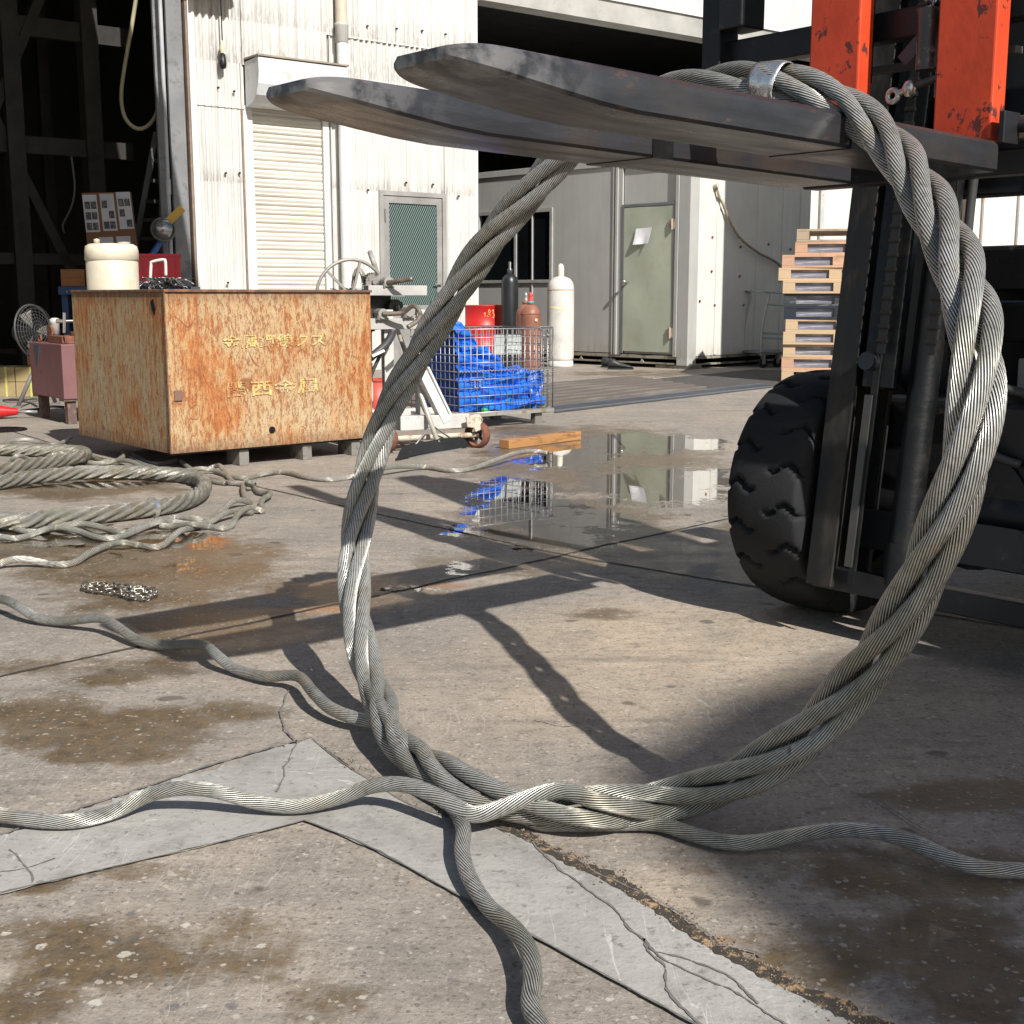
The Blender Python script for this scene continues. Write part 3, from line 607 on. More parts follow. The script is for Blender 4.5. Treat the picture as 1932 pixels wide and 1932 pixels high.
def fork_mat():
    m, n, b = new_mat('worn_fork_steel'); v = coords(n, (1, .12, 1)); v2 = coords(n)
    a = noise(n, v, 18, 6, .7); g = noise(n, v2, 5, 4); k = noise(n, coords(n, (1, .3, 1)), 30, 5, .7)
    c = mixc(n, ramp(n, a, .35, .65), (.050, .050, .055), (.018, .018, .020))
    c = mixc(n, ramp(n, g, .5, .68, 0, .6), c, (.065, .048, .034)); c = mixc(n, ramp(n, k, .63, .70, 0, .7), c, (.15, .075, .04))
    sp_ = n.nodes.new('ShaderNodeSeparateXYZ'); tc_ = n.nodes.new('ShaderNodeTexCoord'); n.links.new(tc_.outputs['Object'], sp_.inputs[0])
    tipw = mathn(n, 'MULTIPLY', ramp(n, sp_.outputs[1], -1.0, -1.2), ramp(n, noise(n, v2, 22, 4), .42, .58)); c = mixc(n, mathn(n, 'MULTIPLY', tipw, .5), c, (.30, .29, .28))
    n.links.new(c, b.inputs['Base Color']); b.inputs['Metallic'].default_value = .25; b.inputs['Specular IOR Level'].default_value = .7; n.links.new(ramp(n, a, .3, .7, .22, .42), b.inputs['Roughness'])
    bump(n, b, mathn(n, 'ADD', a, k), .25, .003); return m
FORKM = fork_mat()
fork(0, .167); fork(-.33, .167)
# orange shanks with welded heel
for xa in (-.145, -.45):
    mb = MB(); mb.box(xa, xa + .125, .068, .118, 1.149, 2.35); sh = mb.build('fork_shank', ORANGE, fk, .004)
    mb = MB(); mb.box(xa + .02, xa + .105, .118, .15, 1.30, 2.1); mb.build('shank_hook', BLACK, sh)
mb = MB()
mb.box(-.80, .45, .155, .20, 1.385, 1.445); mb.box(-.52, .45, .155, .21, 1.09, 1.14); mb.box(-.80, .45, .155, .20, 2.0, 2.08)
mb.box(-.80, -.745, .12, .19, 1.17, 2.4); mb.box(-.735, -.665, .10, .185, 1.46, 2.4)
mb.build('carriage', BLACK, fk, .004)
mb = MB(); mb.box(-.64, -.05, .20, .23, 1.33, 1.345); mb.box(-.15, .22, .15, .2, 1.155, 1.20); mb.build('carriage_plate', M('dusty_plate', (.11, .105, .095), .6, .2), fk, .002)
# mast
mb = MB()
for sx, xo in ((1, -.585), (-1, .46)):
    mb.box(min(xo, xo + sx * .075), max(xo, xo + sx * .075), .315, .332, .14, 2.5)
    mb.box(min(xo, xo + sx * .018), max(xo, xo + sx * .018), .332, .47, .14, 2.5)
    mb.box(min(xo, xo + sx * .075), max(xo, xo + sx * .075), .47, .487, .14, 2.5)
mb.build('outer_mast', M('mast_steel', (.012, .0115, .0115), .5, .15, (.045, .038, .03), 10, .5, .68, stretch=(1, 1, .3)), fk, .0025)
mb = MB()
for sx, xo in ((1, -.495), (-1, .37)):
    mb.box(min(xo, xo + sx * .085), max(xo, xo + sx * .085), .322, .338, .64, 2.6)
    mb.box(min(xo, xo + sx * .02), max(xo, xo + sx * .02), .338, .46, .64, 2.6); mb.box(min(xo + sx * .03, xo + sx * .05), max(xo + sx * .03, xo + sx * .05), .316, .322, .16, 2.6)
mb.build('inner_mast', BLACK2, fk, .002)
for xc_ in (-.44, -.31):
    mb = MB()
    for k in range(0, 52): z_c = .72 + k * .034; mb.box(xc_ - .011, xc_ + .011, .30, .305, z_c, z_c + .026); mb.cyl((xc_ - .013, .3025, z_c + .030), (xc_ + .013, .3025, z_c + .030), .006, n=8)
    mb.build('lift_chain', M('chain_greasy', (.045, .042, .038), .3, .7), fk)
mb = MB(); mb.cyl((-.47, .29, .70), (-.47, .33, .70), .022, n=20); mb.build('mast_roller', M('roller_steel', (.08, .08, .08), .3, .8), fk)
mb = MB(); mb.cyl((-.375, .40, .20), (-.375, .40, 1.6), .036); mb.cyl((-.375, .40, .17), (-.375, .40, .27), .043); mb.cyl((.2, .40, .20), (.2, .40, 1.6), .036); mb.build('lift_cylinder', BLACK2, fk)
for q in ((-.60, .48, .36, .44, .13, .185), (-.58, .46, .44, .47, .24, .34), (-.50, .22, .48, .52, 1.12, 2.5), (-.5, .22, .34, .4, 1.5, 1.58)):
    mb = MB(); mb.box(*q); mb.build('mast_crossmember', BLACK, fk, .003)
xq = onp(1792, 430, KO, KR, .75)[0]
mb = MB(); mb.box(-.74, xq, .78, .81, .5, 1.42); mb.build('front_shield', BLACK2, fk, .004)
mb = MB(); mb.box(-.475, -.455, .310, .316, .2, .62); mb.build('wear_strip', M('bright_wear', (.11, .105, .10), .4, .6), fk)
# tyres
def tyre_mb():
    mb = MB(); NA, NX, wd, r0 = 19 * 16, 36, .235, .328; vs = []
    for i in range(NA):
        th = 2 * pi * i / NA
        for j in range(NX + 1):
            t = -1 + 2 * j / NX
            # across profile: crown, shoulder and sidewall down to the rim
            if abs(t) < .62: x = t / .62 * .46 * wd; rr = r0 - .012 * (abs(t) / .62) ** 3
            else:
                q = (abs(t) - .62) / .38; x = math.copysign(wd * (.46 + .045 * sin(min(1, q * 1.4) * pi / 2) - .05 * q * q), t); rr = r0 - .012 - .125 * q ** 1.15
            s = x / (wd / 2); ph = 19 * th / (2 * pi) + (.5 if s > 0 else 0)
            wv = .16 * sin(abs(s) * 7.0) + .22 * abs(s); d = abs(((ph + wv) % 1) - .5)
            dep = .0
            if abs(s) > .12 and rr > r0 - .045: dep = .024 * max(0, 1 - max(0, (d - .045)) / .022) * min(1, (abs(s) - .12) / .15)
            rr -= dep * (1 if rr > r0 - .03 else .8)
            vs.append((x, -cos(th) * rr, sin(th) * rr))
    m = NX + 1
    mb.add(vs, [(i * m + j, i * m + j + 1, ((i + 1) % NA) * m + j + 1, ((i + 1) % NA) * m + j) for i in range(NA) for j in range(NX)], smooth=True)
    return mb
for k, xc in enumerate((-.725, .60)):
    w = bpy.data.objects.new('wheel', None); COL.objects.link(w); w.parent = fk; w.location = (xc, .62, .328)
    tyre_mb().build('tyre', RUBBER, w)
    rb = MB(); rb.cyl((-.08, 0, 0), (.08, 0, 0), .19, n=40); rb.cyl((-.10, 0, 0), (.10, 0, 0), .06); rb.build('rim', M('rim_grey', (.25, .24, .22), .6), w, .004)
piv = Vector((0, .315, .14)); lean = Matrix.Translation(piv) @ Matrix.Rotation(R(-7.5), 4, 'X') @ Matrix.Translation(-piv)
for o_ in [q for q in S.objects if q.parent == fk and q.name.split('.')[0] in ('outer_mast', 'inner_mast', 'lift_cylinder', 'mast_crossmember', 'lift_chain', 'mast_roller', 'wear_strip')]: o_.data.transform(lean)
# body behind the mast
mb = MB(); mb.box(-.56, .10, .56, 1.1, .22, .60); mb.box(-.56, .5, 1.1, 2.2, .25, .92); mb.box(-.60, .55, .95, 1.1, .86, .985); mb.box(-.55, .5, .70, .98, .74, .84)
mb.cyl((-.62, .62, .328), (.13, .62, .328), .085); mb.cyl((-.28, .55, .34), (-.28, .7, .34), .15); mb.build('chassis', BLACK, fk, .012)
mb = MB(); mb.prism([(.86, .84), (.80, .93), (.86, 1.0), (1.1, 1.0), (1.1, .84)], 'x', -.14, .6); mb.build('front_cowl', M('cowl_grey', (.42, .46, .50), .45, 0, (.2, .2, .21), 6, .62, .75), fk, .008)
mb = MB(); mb.box(-.2, .6, .84, .88, 1.004, 1.022); mb.cyl((-.03, .855, 1.02), (.0, .855, 1.045), .012); mb.build('cowl_rail', BLACK, fk, .002)
mb = MB()
m4 = Matrix.Identity(4)
mb.box(-.22, -.05, .62, .635, .63, .705); mb.box(.0, .2, .62, .64, .64, .72)
mb.build('steering_bracket', M('bracket_grey', (.26, .26, .25), .5), fk, .003)
mb = MB(); mb.cyl((-.155, .6195, .665), (-.155, .6185, .665), .013); mb.build('bracket_hole', BLACK2, fk)
mb = MB()
for a, b_, c_ in (((-.32, .5, .85), (-.30, .52, .68), (-.12, .55, .62)), ((-.30, .5, .62), (-.25, .52, .5), (-.16, .55, .46)), ((-.26, .5, 1.4), (-.29, .49, 1.1), (-.31, .5, .7))):
    mb.tube(spline([a, b_, c_], .02), .011, 10)
mb.build('hydraulic_hose', M('hose_rubber', (.05, .05, .05), .5), fk)
mb = MB(); mb.prism([(.05, .52), (.16, .50), (.2, .60), (.13, .55)], 'y', .60, .61); mb.build('guard_plate', M('bracket_grey', (.4, .4, .38), .5), fk, .002); mb = MB(); mb.prism([(-.12, .515), (-.05, .51), (-.03, .55), (-.1, .54)], 'y', .60, .61); mb.build('guard_plate', M('bracket_grey', (.4, .4, .38), .5), fk, .002)
mb = MB(); mb.cyl((-.19, .555, .40), (-.19, .53, .40), .02); mb = MB(); mb.tube(spline([(.05, .5, .34), (.0, .5, .41), (.06, .5, .48), (.15, .5, .46)], .02), .016); mb.build('axle_hose', M('greasy_bright', (.22, .22, .22), .25, .8), fk); mb = MB(); mb.cyl((.16, .5, .40), (.16, .47, .40), .018); mb.build('axle_fitting', M('greasy_bright', (.22, .22, .22), .25, .8), fk)
mb = MB(); x_, z_ = onp(1767, 488, KO, KR, .45); mb.cyl((x_, .45, z_), (x_, .447, z_), .022); mb.build('round_sticker', M('sticker_blue', (.25, .5, .62), .4, 0, (.7, .75, .75), 60, .5, .55), fk)
# lifting chain, anchor and fittings between the shanks
mb = MB(); xa, za = onp(1752, 75, KO, KR, .14); mb.cyl((xa, .14, za + .06), (xa, .14, za - .06), .026, .023); mb.build('chain_anchor', M('anchor_steel', (.12, .11, .10), .4, .7, (.3, .28, .25), 30, .55, .6), fk, .002)
mb = MB(); mb.torus((xa - .002, .14, za + .13), .032, .007, 'y'); mb.torus((xa, .14, za + .085), .016, .006, 'x', sx=1); mb.cyl((xa, .14, za + .1), (xa, .14, za + .055), .008); mb.build('anchor_ring', M('ring_steel', (.45, .44, .42), .3, .9), fk)
mb = MB(); xb, zb = onp(1685, 181, KO, KR, .11); mb.torus((xb, .11, zb), .012, .006, 'y', n=20); mb.cyl((xb + .012, .11, zb + .003), (xb + .035, .115, zb + .011), .007); mb.build('ball_joint', CHROME, fk)
mb = MB(); mb.lathe([(0, -.018), (.010, -.015), (.0165, 0), (.010, .015), (0, .018)], 20, (xb + .036, .115, zb + .011)); mb.build('ball_joint', CHROME, fk)
mb = MB(); mb.cyl((xb + .05, .117, zb + .016), (xb + .10, .13, zb + .03), .009, .007); mb.cyl((xb + .085, .14, zb + .05), (xb + .085, .14, zb - .01), .007); mb.build('grease_pipe', M('anchor_steel', (.12, .11, .10), .4, .7), fk)
mb = MB(); mb.prism([(xb - .02, zb + .085), (xb + .03, zb + .13), (xb + .05, zb + .13), (xb + .02, zb + .08), (xb + .0, zb + .065)], 'y', .15, .153); mb.build('torn_flap', M('flap', (.07, .07, .08), .4), fk)
mb = MB(); mb.box(.0, .012, .06, .12, 1.14, 1.2); mb.cyl((.012, .12, 1.175), (.10, .12, 1.175), .012); mb.build('fork_pin', STEEL_D, fk, .002)
mb = MB(); sp_ = [(.05 + k * .0012, .16 + .014 * cos(k * .7), 1.12 + .014 * sin(k * .7)) for k in range(90)]; mb.tube(sp_, .003, 6); mb.build('coil_spring', STEEL_D, fk)

# ------------------------------------------------------------------ workshop building
FO, FR = G(895, 690), R(37.5)
WALLW = streak_wall('corrugated_white', (.60, .59, .56), stz=((3.30, 3.72), (3.74, 4.0), (2.07, 2.22)), amt=.9)
WHT2 = streak_wall('white_trim', (.66, .65, .62), amt=.2, stz=((0, .1),))
bd = thing('workshop_building', FO, FR, 'white corrugated metal workshop with roller shutter, dark wide openings on both sides', 'building')
def corr(mb, x0, x1, z0, z1, y=0.0, pitch=.076, amp=.014, rows=1):
    n = int((x1 - x0) / pitch * 8); xs = [x0 + (x1 - x0) * i / n for i in range(n + 1)]
    vs = []
    for z in (z0, z1):
        for x in xs: vs.append((x, y - amp * cos(2 * pi * x / pitch), z))
    m = n + 1; mb.add(vs, [(i, i + 1, m + i + 1, m + i) for i in range(n)], smooth=True)
    mb.add([(v_[0], v_[1], z0) for v_ in vs[:m]] + [(v_[0], v_[1] + .006, z0) for v_ in vs[:m]], [(i, i + 1, m + i + 1, m + i) for i in range(n)])
mb = MB()
corr(mb, -3.57, -3.03, 0, 2.85); corr(mb, -3.57, -3.03, 2.83, 4.30, -.012); corr(mb, -3.57, -3.1, 4.29, 6, -.03)
corr(mb, -3.05, -2.02, 3.28, 5.2, -.035, .105); corr(mb, -1.98, -1.37, .0, 3.73); corr(mb, -1.37, -.43, 2.07, 3.73); corr(mb, -.43, 0.0, .0, .76); corr(mb, -.43, 0.0, .74, 3.73, -.008)
corr(mb, -2.02, 0.0, 3.71, 5.8, -.016, .062, .008)
mb.build('corrugated_wall', WALLW, bd, fixn=False)
mb = MB()
rnd = random.Random(2)
for x, z in ((-3.33, 3.02), (-3.15, 3.0), (-3.28, 2.15), (-3.12, 2.16), (-3.3, 1.0), (-1.52, 2.06), (-1.0, 2.17), (-.62, 2.17), (-1.49, 3.86), (-1.1, 3.88), (-.75, 3.9), (-.42, 3.9), (-.25, 2.05), (-.2, 1.2)):
    mb = MB(); mb.cyl((x, -.025, z), (x, -.045, z), .012, n=8); mb.cyl((x, -.044, z), (x, -.06, z), .006, n=6); mb.build('wall_bolt', STEEL_D, bd)
# solid wall core, corner trim, side and rear walls, roofs
mb = MB(); mb.box(-3.56, -3.03, .015, .12, 0, 6); mb.box(-1.98, -1.37, .015, .12, 0, 6); mb.box(-.43, 0, .015, .12, 0, 6); mb.box(-3.03, -1.98, .06, .12, 2.76, 6); mb.box(-1.37, -.43, .02, .12, 2.08, 6)
mb.build('wall_core', WHT2, bd)
mb = MB(); mb.box(0.0, .05, -.03, .12, 0, 4.36); mb.build('corner_trim', WHT2, bd, .003); mb = MB(); mb.box(-3.64, -3.57, -.03, .1, 0, 6); mb.build('corner_trim', WHT2, bd, .003)
mb = MB(); mb.box(-3.665, -3.642, -.02, .1, 0, 6); mb.box(-3.065, -3.04, -.012, .05, 0, 3.3); mb.build('rusty_channel', M('brown_channel', (.22, .17, .13), .8, 0, (.30, .2, .13), 20, .55, .65), bd, .002)
mb = MB(); mb.box(-3.85, -3.68, .03, .07, 0, 6); mb.box(-3.96, -3.86, .10, .14, 0, 6); mb.build('sliding_door_edge', M('slate_door', (.20, .205, .21), .5, 0, (.13, .13, .135), 6), bd, .003)
mb = MB(); mb.box(.05, 9, -.10, .18, 4.34, 4.60); mb.build('eave_beam', M('eave_grey', (.40, .39, .36), .6, 0, (.2, .19, .17), 5, .6, .75), bd)
mb = MB(); mb.box(.05, 9, -.13, .0, 4.602, 4.63); mb.build('eave_flashing', WHITEP, bd)
mb = MB(); corr(mb, .0, 9, 4.64, 7.5, -.06); mb.box(.0, 9, .0, .1, 4.64, 7.5); mb.build('corrugated_wall', WALLW, bd, fixn=False)
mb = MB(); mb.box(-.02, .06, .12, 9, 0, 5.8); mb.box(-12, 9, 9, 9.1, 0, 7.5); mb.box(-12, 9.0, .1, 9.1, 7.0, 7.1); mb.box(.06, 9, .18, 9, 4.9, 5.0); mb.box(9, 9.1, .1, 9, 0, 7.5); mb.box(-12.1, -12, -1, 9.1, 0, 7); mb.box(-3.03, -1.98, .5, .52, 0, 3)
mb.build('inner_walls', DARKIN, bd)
mb = MB(); mb.box(-13, -4.35, -8, .2, 5.35, 5.45); mb.box(-12, -3.7, .0, .12, 5.1, 7); mb.build('sunshade', M('sunshade_sheet', (.3, .3, .29), .7), bd)  # unseen roof slab, its reach shaped to throw the bay into shade
mb = MB()
for x in (-4.15, -5.0, -6.4): mb.box(x - .09, x + .09, 1.4, 1.6, 0, 7)
mb.box(-12, -3.7, 1.46, 1.56, 2.38, 2.56); mb.box(-12, -3.7, 1.46, 1.56, 3.6, 3.8); mb.bar((-6.3, 1.5, 0.4), (-4.1, 1.5, 5.2), .12, .1); mb.bar((-6.3, 1.52, 5.2), (-4.1, 1.52, .3), .12, .1); mb.bar((-6.3, 1.5, 4.9), (-9, 1.5, 2.4), .1, .1)
mb.box(-12, -3.7, 1.46, 1.56, 1.2, 1.32); mb.box(-7.6, -7.5, 1.3, 1.4, 0, 7); mb.bar((-4.3, 2.6, 0), (-4.3, 2.6, 6), .12, .12); mb.bar((-12, 3.4, 4.4), (-3.8, 3.4, 5.2), .1, .2)
mb.build('steel_frame', DARKBEAM, bd)
mb = MB(); mb.box(-7.2, -6.2, -.05, .02, 3.25, 5.2); mb.box(-7.2, -6.35, .3, .6, 0, 3.25); mb.build('hanging_panel', M('grey_panel', (.12, .12, .11), .8), bd)
# shutter
sh = bpy.data.objects.new('roller_shutter', None); COL.objects.link(sh); sh.parent = bd; sh['label'] = 'cream steel roller shutter, closed'
mb = MB(); vs = []; N = 28; z = .12; k = 0
prof = []
while z < 2.86:
    for dz, dy in ((0, .040), (.006, .028), (.022, .020), (.038, .026), (.050, .022), (.066, .018), (.084, .026), (.093, .040)): prof.append((z + dz, dy))
    z += .0955
vs = [(x, y, zz) for x in (-2.93, -2.08) for zz, y in prof]; m_ = len(prof)
mb.add(vs, [(i, i + 1, m_ + i + 1, m_ + i) for i in range(m_ - 1)], smooth=False)
mb.build('shutter_curtain', M('shutter_cream', (.60, .57, .50), .45, 0, (.55, .50, .42), 6, .6, .75, stretch=(.3, 1, 1)), sh, fixn=False)
mb = MB(); mb.box(-2.93, -2.08, .010, .04, .02, .125); mb.build('bottom_rail', WHITEP, sh, .004)
for x in (-2.78, -2.28):
    mb = MB(); mb.box(x - .075, x + .075, .012, .022, .165, .20); h = mb.build('shutter_handle', M('brass_pull', (.60, .45, .2), .4, .4), sh, .002); mb = MB(); mb.box(x - .055, x + .055, .008, .013, .173, .19); mb.build('handle_slot', BLACK, h)
mb = MB(); mb.lathe([(0, 0), (.03, 0), (.03, .012), (0, .016)], 20, M4=Matrix.Translation((-2.53, .02, .14 + .11)) @ Matrix.Rotation(pi / 2, 4, 'X')); mb.build('shutter_lock', GALV, sh)
mb = MB(); mb.box(-2.62, -2.44, .006, .010, .06, .095); mb.build('maker_plate', M('blue_plate', (.10, .16, .42), .4), sh)
mb = MB(); mb.box(-3.03, -2.935, -.012, .05, 0, 2.87); mb.box(-2.075, -2.0, -.012, .05, 0, 2.87); mb.build('guide_rail', WHT2, bd, .004)
mb = MB(); pr = [(-.035, 3.31), (-.32, 3.33), (-.36, 3.32), (-.365, 3.2), (-.345, 3.06), (-.29, 2.95), (-.2, 2.88), (-.08, 2.85), (-.035, 2.85)]
mb.prism(pr, 'x', -3.02, -1.95); mb.build('shutter_hood', M('hood_white', (.62, .64, .66), .45, 0, (.5, .5, .48), 3), bd, .004)
mb = MB(); mb.box(-3.03, -1.94, -.375, -.03, 3.332, 3.35); mb.build('hood_flashing', M('hood_flash', (.32, .28, .22), .7, 0, (.2, .16, .12), 12), bd)
# side door
sd = bpy.data.objects.new('side_door', None); COL.objects.link(sd); sd.parent = bd
mb = MB(); F_ = .055
mb.box(-1.37, -1.37 + F_, -.04, .03, 0, 2.07); mb.box(-.43 - F_, -.43, -.04, .03, 0, 2.07); mb.box(-1.37 + F_, -.43 - F_, -.04, .03, 2.015, 2.07); mb.build('door_frame', M('alu_frame', (.33, .32, .31), .45, .2), sd, .003)
mb = MB(); mb.box(-1.31, -1.235, -.028, .01, .02, 2.01); mb.box(-.565, -.49, -.028, .01, .02, 2.01); mb.box(-1.235, -.565, -.028, .01, 1.93, 2.01); mb.box(-1.235, -.565, -.028, .01, .02, .95 - .2); mb.build('door_leaf', M('alu_leaf', (.30, .29, .28), .45, .2), sd, .002)
m, n, b = new_mat('mesh_glass'); v = coords(n); w_ = n.nodes.new('ShaderNodeTexWave'); w_.bands_direction = 'DIAGONAL'; mp = nd(n, 'ShaderNodeMapping'); mp.inputs['Rotation'].default_value = (0, R(-8), 0); mp.inputs['Scale'].default_value = (14, 0, 14); n.links.new(v, mp.inputs[0]); n.links.new(mp.outputs[0], w_.inputs['Vector']); w_.inputs['Scale'].default_value = 1.25
mp.inputs['Scale'].default_value = (-15, 0, 11)
n.links.new(mixc(n, ramp(n, w_.outputs['Fac'], .72, .9), (.022, .045, .042), (.22, .28, .26)), b.inputs['Base Color']); b.inputs['Roughness'].default_value = .25
mb = MB(); mb.box(-1.235, -.565, -.012, -.006, .75, 1.93); mb.build('door_pane', m, sd)
mb = MB(); mb.box(-1.30, -1.287, -.05, -.03, 1.72, 1.86); mb.build('door_hinge', GALV, sd); mb = MB(); mb.cyl((-.53, -.05, 1.0), (-.53, -.03, 1.0), .02); mb.cyl((-.53, -.055, 1.0), (-.62, -.055, 1.0), .009); mb.build('door_hardware', GALV, sd)
dp = bpy.data.objects.new('downpipe', None); COL.objects.link(dp); dp.parent = bd
mb = MB(); mb.cyl((-1.87, -.115, 0), (-1.87, -.115, 3.66), .062, n=28); mb.build('lower_pipe', M('pvc_white', (.66, .68, .69), .4, 0, (.56, .55, .5), 2), dp)
mb = MB(); mb.cyl((-1.87, -.115, 3.78), (-1.87, -.115, 6), .066, n=28); mb.build('upper_pipe', M('pvc_beige', (.55, .49, .38), .5, 0, (.45, .40, .32), 3), dp)
mb = MB(); mb.lathe([(.062, 3.62), (.072, 3.63), (.072, 3.79), (.078, 3.80), (.078, 3.83), (.066, 3.835)], 28, (-1.87, -.115, 0)); mb.build('pipe_collar', M('pvc_grey', (.42, .41, .39), .5), dp)
mb = MB(); mb.cyl((-3.93, -.03, 0), (-3.93, -.03, 6), .022, n=14); mb.cyl((-3.93, -.03, 1.9), (-3.93, -.03, 2.05), .03, n=14); mb.box(-3.96, -3.88, -.055, 0, 1.62, 1.65); mb.build('conduit', M('conduit_grey', (.40, .42, .44), .4), bd)
# hanging switch cord
sw = thing('pendant_switch', FO, FR, 'small black pendant switch hanging on a cord in front of the white corrugated wall', 'switch')
x_, z_ = onp(420, 110, FO, FR, -.10)
mb = MB(); mb.tube([(x_, -.10, 5), (x_ + .003, -.10, z_ + .16)], .006, 6); mb.build('cord', BLACK, sw)
mb = MB(); mb.lathe([(0, .05), (.03, .04), (.04, -.06), (.03, -.10), (0, -.11)], 14, (x_, -.10, z_)); mb.build('switch_body', BLACK, sw)
mb = MB(); mb.lathe([(.004, .18), (.016, .16), (.03, .10), (.02, .05)], 8, (x_, -.10, z_)); mb.build('cord_grip', M('cream_grip', (.7, .65, .45), .5), sw)
mb = MB(); corr(mb, -3.66, -3.2, 3.92, 4.1, -.25); mb.box(-3.7, -3.15, -.28, -.01, 4.06, 4.1); bx = mb.build('awning_sheet', M('tan_awning', (.45, .33, .22), .7), bd, fixn=False)

# ------------------------------------------------------------------ cabin under the roof
CO_, CR_ = G(1297, 697), R(-45)
cb = thing('site_cabin', CO_, CR_, 'grey painted steel cabin with a pale green door and a papered notice, standing on timbers', 'cabin')
CABM = streak_wall('cabin_grey', (.42, .42, .40), dirt=(.2, .17, .13), amt=.3, stz=((.13, .35),)); CABW = streak_wall('cabin_white', (.66, .65, .60), dirt=(.3, .22, .14), amt=.25, stz=((.13, .3),))
HT = 2.42
mb = MB(); mb.box(-1.03, -.22, .02, .06, .16, HT) ; mb.box(-5, -3.6, 0, .05, .16, HT); mb.box(-3.6, -2.2, 0, .05, .16, 1.03); mb.box(-3.6, -2.2, 0, .05, 1.98, HT); mb.box(-2.2, -1.10, 0, .05, .16, HT); mb.build('front_panels', CABM, cb, .003)
mb = MB(); mb.box(-.16, 0, -.012, .16, .04, HT + .02); mb.box(-1.14, -1.10, -.022, .02, .14, HT); mb.box(-1.10, -1.035, -.006, .02, .14, HT); mb.box(-.215, -.165, -.022, .02, .14, HT); mb.box(-1.19, -1.165, -.014, .01, .14, HT); mb.box(-2.58, -2.56, -.012, .01, .16, HT)
mb.box(-5, -.1, -.02, .2, HT, HT + .08); mb.build('front_posts', CABM, cb, .004)
mb = MB(); mb.box(-.04, 0, .16, 2.5, .15, HT); mb.box(-.10, -.001, .95, 1.02, .16, HT)
for y in (.5, 1.35, 1.9, 2.3): mb.box(-.03, .012, y, y + .05, .16, HT)
mb.box(-5, 0, 2.5, 2.55, .16, HT); mb.box(-5, -.05, .05, 2.5, HT - .05, HT - .02); mb.box(-5, -4.95, .05, 2.5, .1, HT); mb.build('end_panels', CABW, cb, .003)
mb = MB(); mb.box(-5, -.165, .0, .08, .11, .15); mb.box(-5, -.2, .0, .06, .045, .065); mb.box(-.06, .0, .16, 2.5, .115, .145); mb.box(-.06, .0, .16, 2.5, .04, .06)
for x in (-.7, -1.2, -1.7, -2.3): mb.prism([(x - .03, .065), (x + .03, .065), (x, .105)], 'y', .0, .02)
mb.box(-.5, -.0, .02, .2, .0, .038); mb.box(-.2, .02, 0, .25, .0, .04); mb.box(-4, -3.5, .0, .2, 0, .04); mb.box(-.3, 0, 2.2, 2.5, 0, .04); mb.build('base_frame', M('base_steel', (.3, .28, .23), .7, 0, (.15, .12, .08), 8), cb, .002)
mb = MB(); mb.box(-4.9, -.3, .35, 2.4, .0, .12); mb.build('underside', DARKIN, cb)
cd = bpy.data.objects.new('cabin_door', None); COL.objects.link(cd); cd.parent = cb; cd['label'] = 'pale green steel door with dents'
mb = MB(); mb.box(-1.035, -1.0, -.016, .02, .165, 1.955); mb.box(-.25, -.217, -.016, .02, .165, 1.955); mb.box(-1.0, -.25, -.016, .02, 1.92, 1.955); mb.build('door_frame', M('slate_frame', (.15, .155, .165), .5), cd, .002)
GREEN = M('door_green', (.42, .455, .36), .45, 0, (.36, .36, .27), 3, .5, .7, bmp=.0)
mb = MB(); nx, nz = 20, 44; vs = []
for j in range(nz + 1):
    for i in range(nx + 1):
        x = -.998 + .746 * i / nx; z = .19 + 1.725 * j / nz
        y = -.012 + .006 * math.exp(-((x + .36) ** 2 + (z - 1.72) ** 2) / .01) - .004 * sin(x * 9 + z * 3) * cos(z * 2.3) + .005 * math.exp(-((x + .7) ** 2 / .02 + (z - 1.0) ** 2 / .1)) + .004 * math.exp(-((x + .8) ** 2 / .01 + (z - .3) ** 2 / .004))
        vs.append((x, y, z))
mb.add(vs, [(j * (nx + 1) + i, j * (nx + 1) + i + 1, (j + 1) * (nx + 1) + i + 1, (j + 1) * (nx + 1) + i) for j in range(nz) for i in range(nx)], smooth=True); mb.box(-.99, -.26, .0, .01, .2, 1.9); mb.build('door_panel', GREEN, cd, fixn=False)
mb = MB(); mb.cyl((-.93, -.015, 1.03), (-.93, -.075, 1.03), .014); mb.lathe([(0, .0), (.024, .01), (.028, .03), (.018, .045), (0, .05)], 18, M4=Matrix.Translation((-.93, -.06, 1.03)) @ Matrix.Rotation(pi / 2, 4, 'X')); mb.build('door_knob', CHROME, cd)
for z in (1.63, .36): mb = MB(); mb.cyl((-.257, -.028, z), (-.257, -.028, z + .13), .012, n=12); mb.box(-.30, -.22, -.022, -.014, z + .01, z + .12); mb.build('hinge', M('hinge_rust', (.45, .38, .3), .6, 0, (.3, .15, .08), 30), cd)
mb = MB(); vs = []
for j in range(9):
    for i in range(9):
        x = -.80 + .245 * i / 8 + j * -.004; z = 1.66 + .012 * i / 8 - .19 * j / 8; y = -.02 - .022 * (j / 8) ** 2 * (1 + .5 * sin(i)) - .008 * (abs(i - 4) / 4) ** 2
        vs.append((x, y, z))
mb.add(vs, [(j * 9 + i, j * 9 + i + 1, (j + 1) * 9 + i + 1, (j + 1) * 9 + i) for j in range(8) for i in range(8)], smooth=True)
m, n, b = new_mat('printed_paper'); g = coords(n); w_ = n.nodes.new('ShaderNodeTexWave'); w_.bands_direction = 'Z'; w_.inputs['Scale'].default_value = 14; n.links.new(g, w_.inputs['Vector'])
n.links.new(mixc(n, mathn(n, 'MULTIPLY', ramp(n, w_.outputs['Fac'], .75, .9), ramp(n, noise(n, coords(n, (1, 1, .2)), 60, 2), .45, .55, 0, .5)), (.82, .82, .84), (.35, .35, .38)), b.inputs['Base Color'])
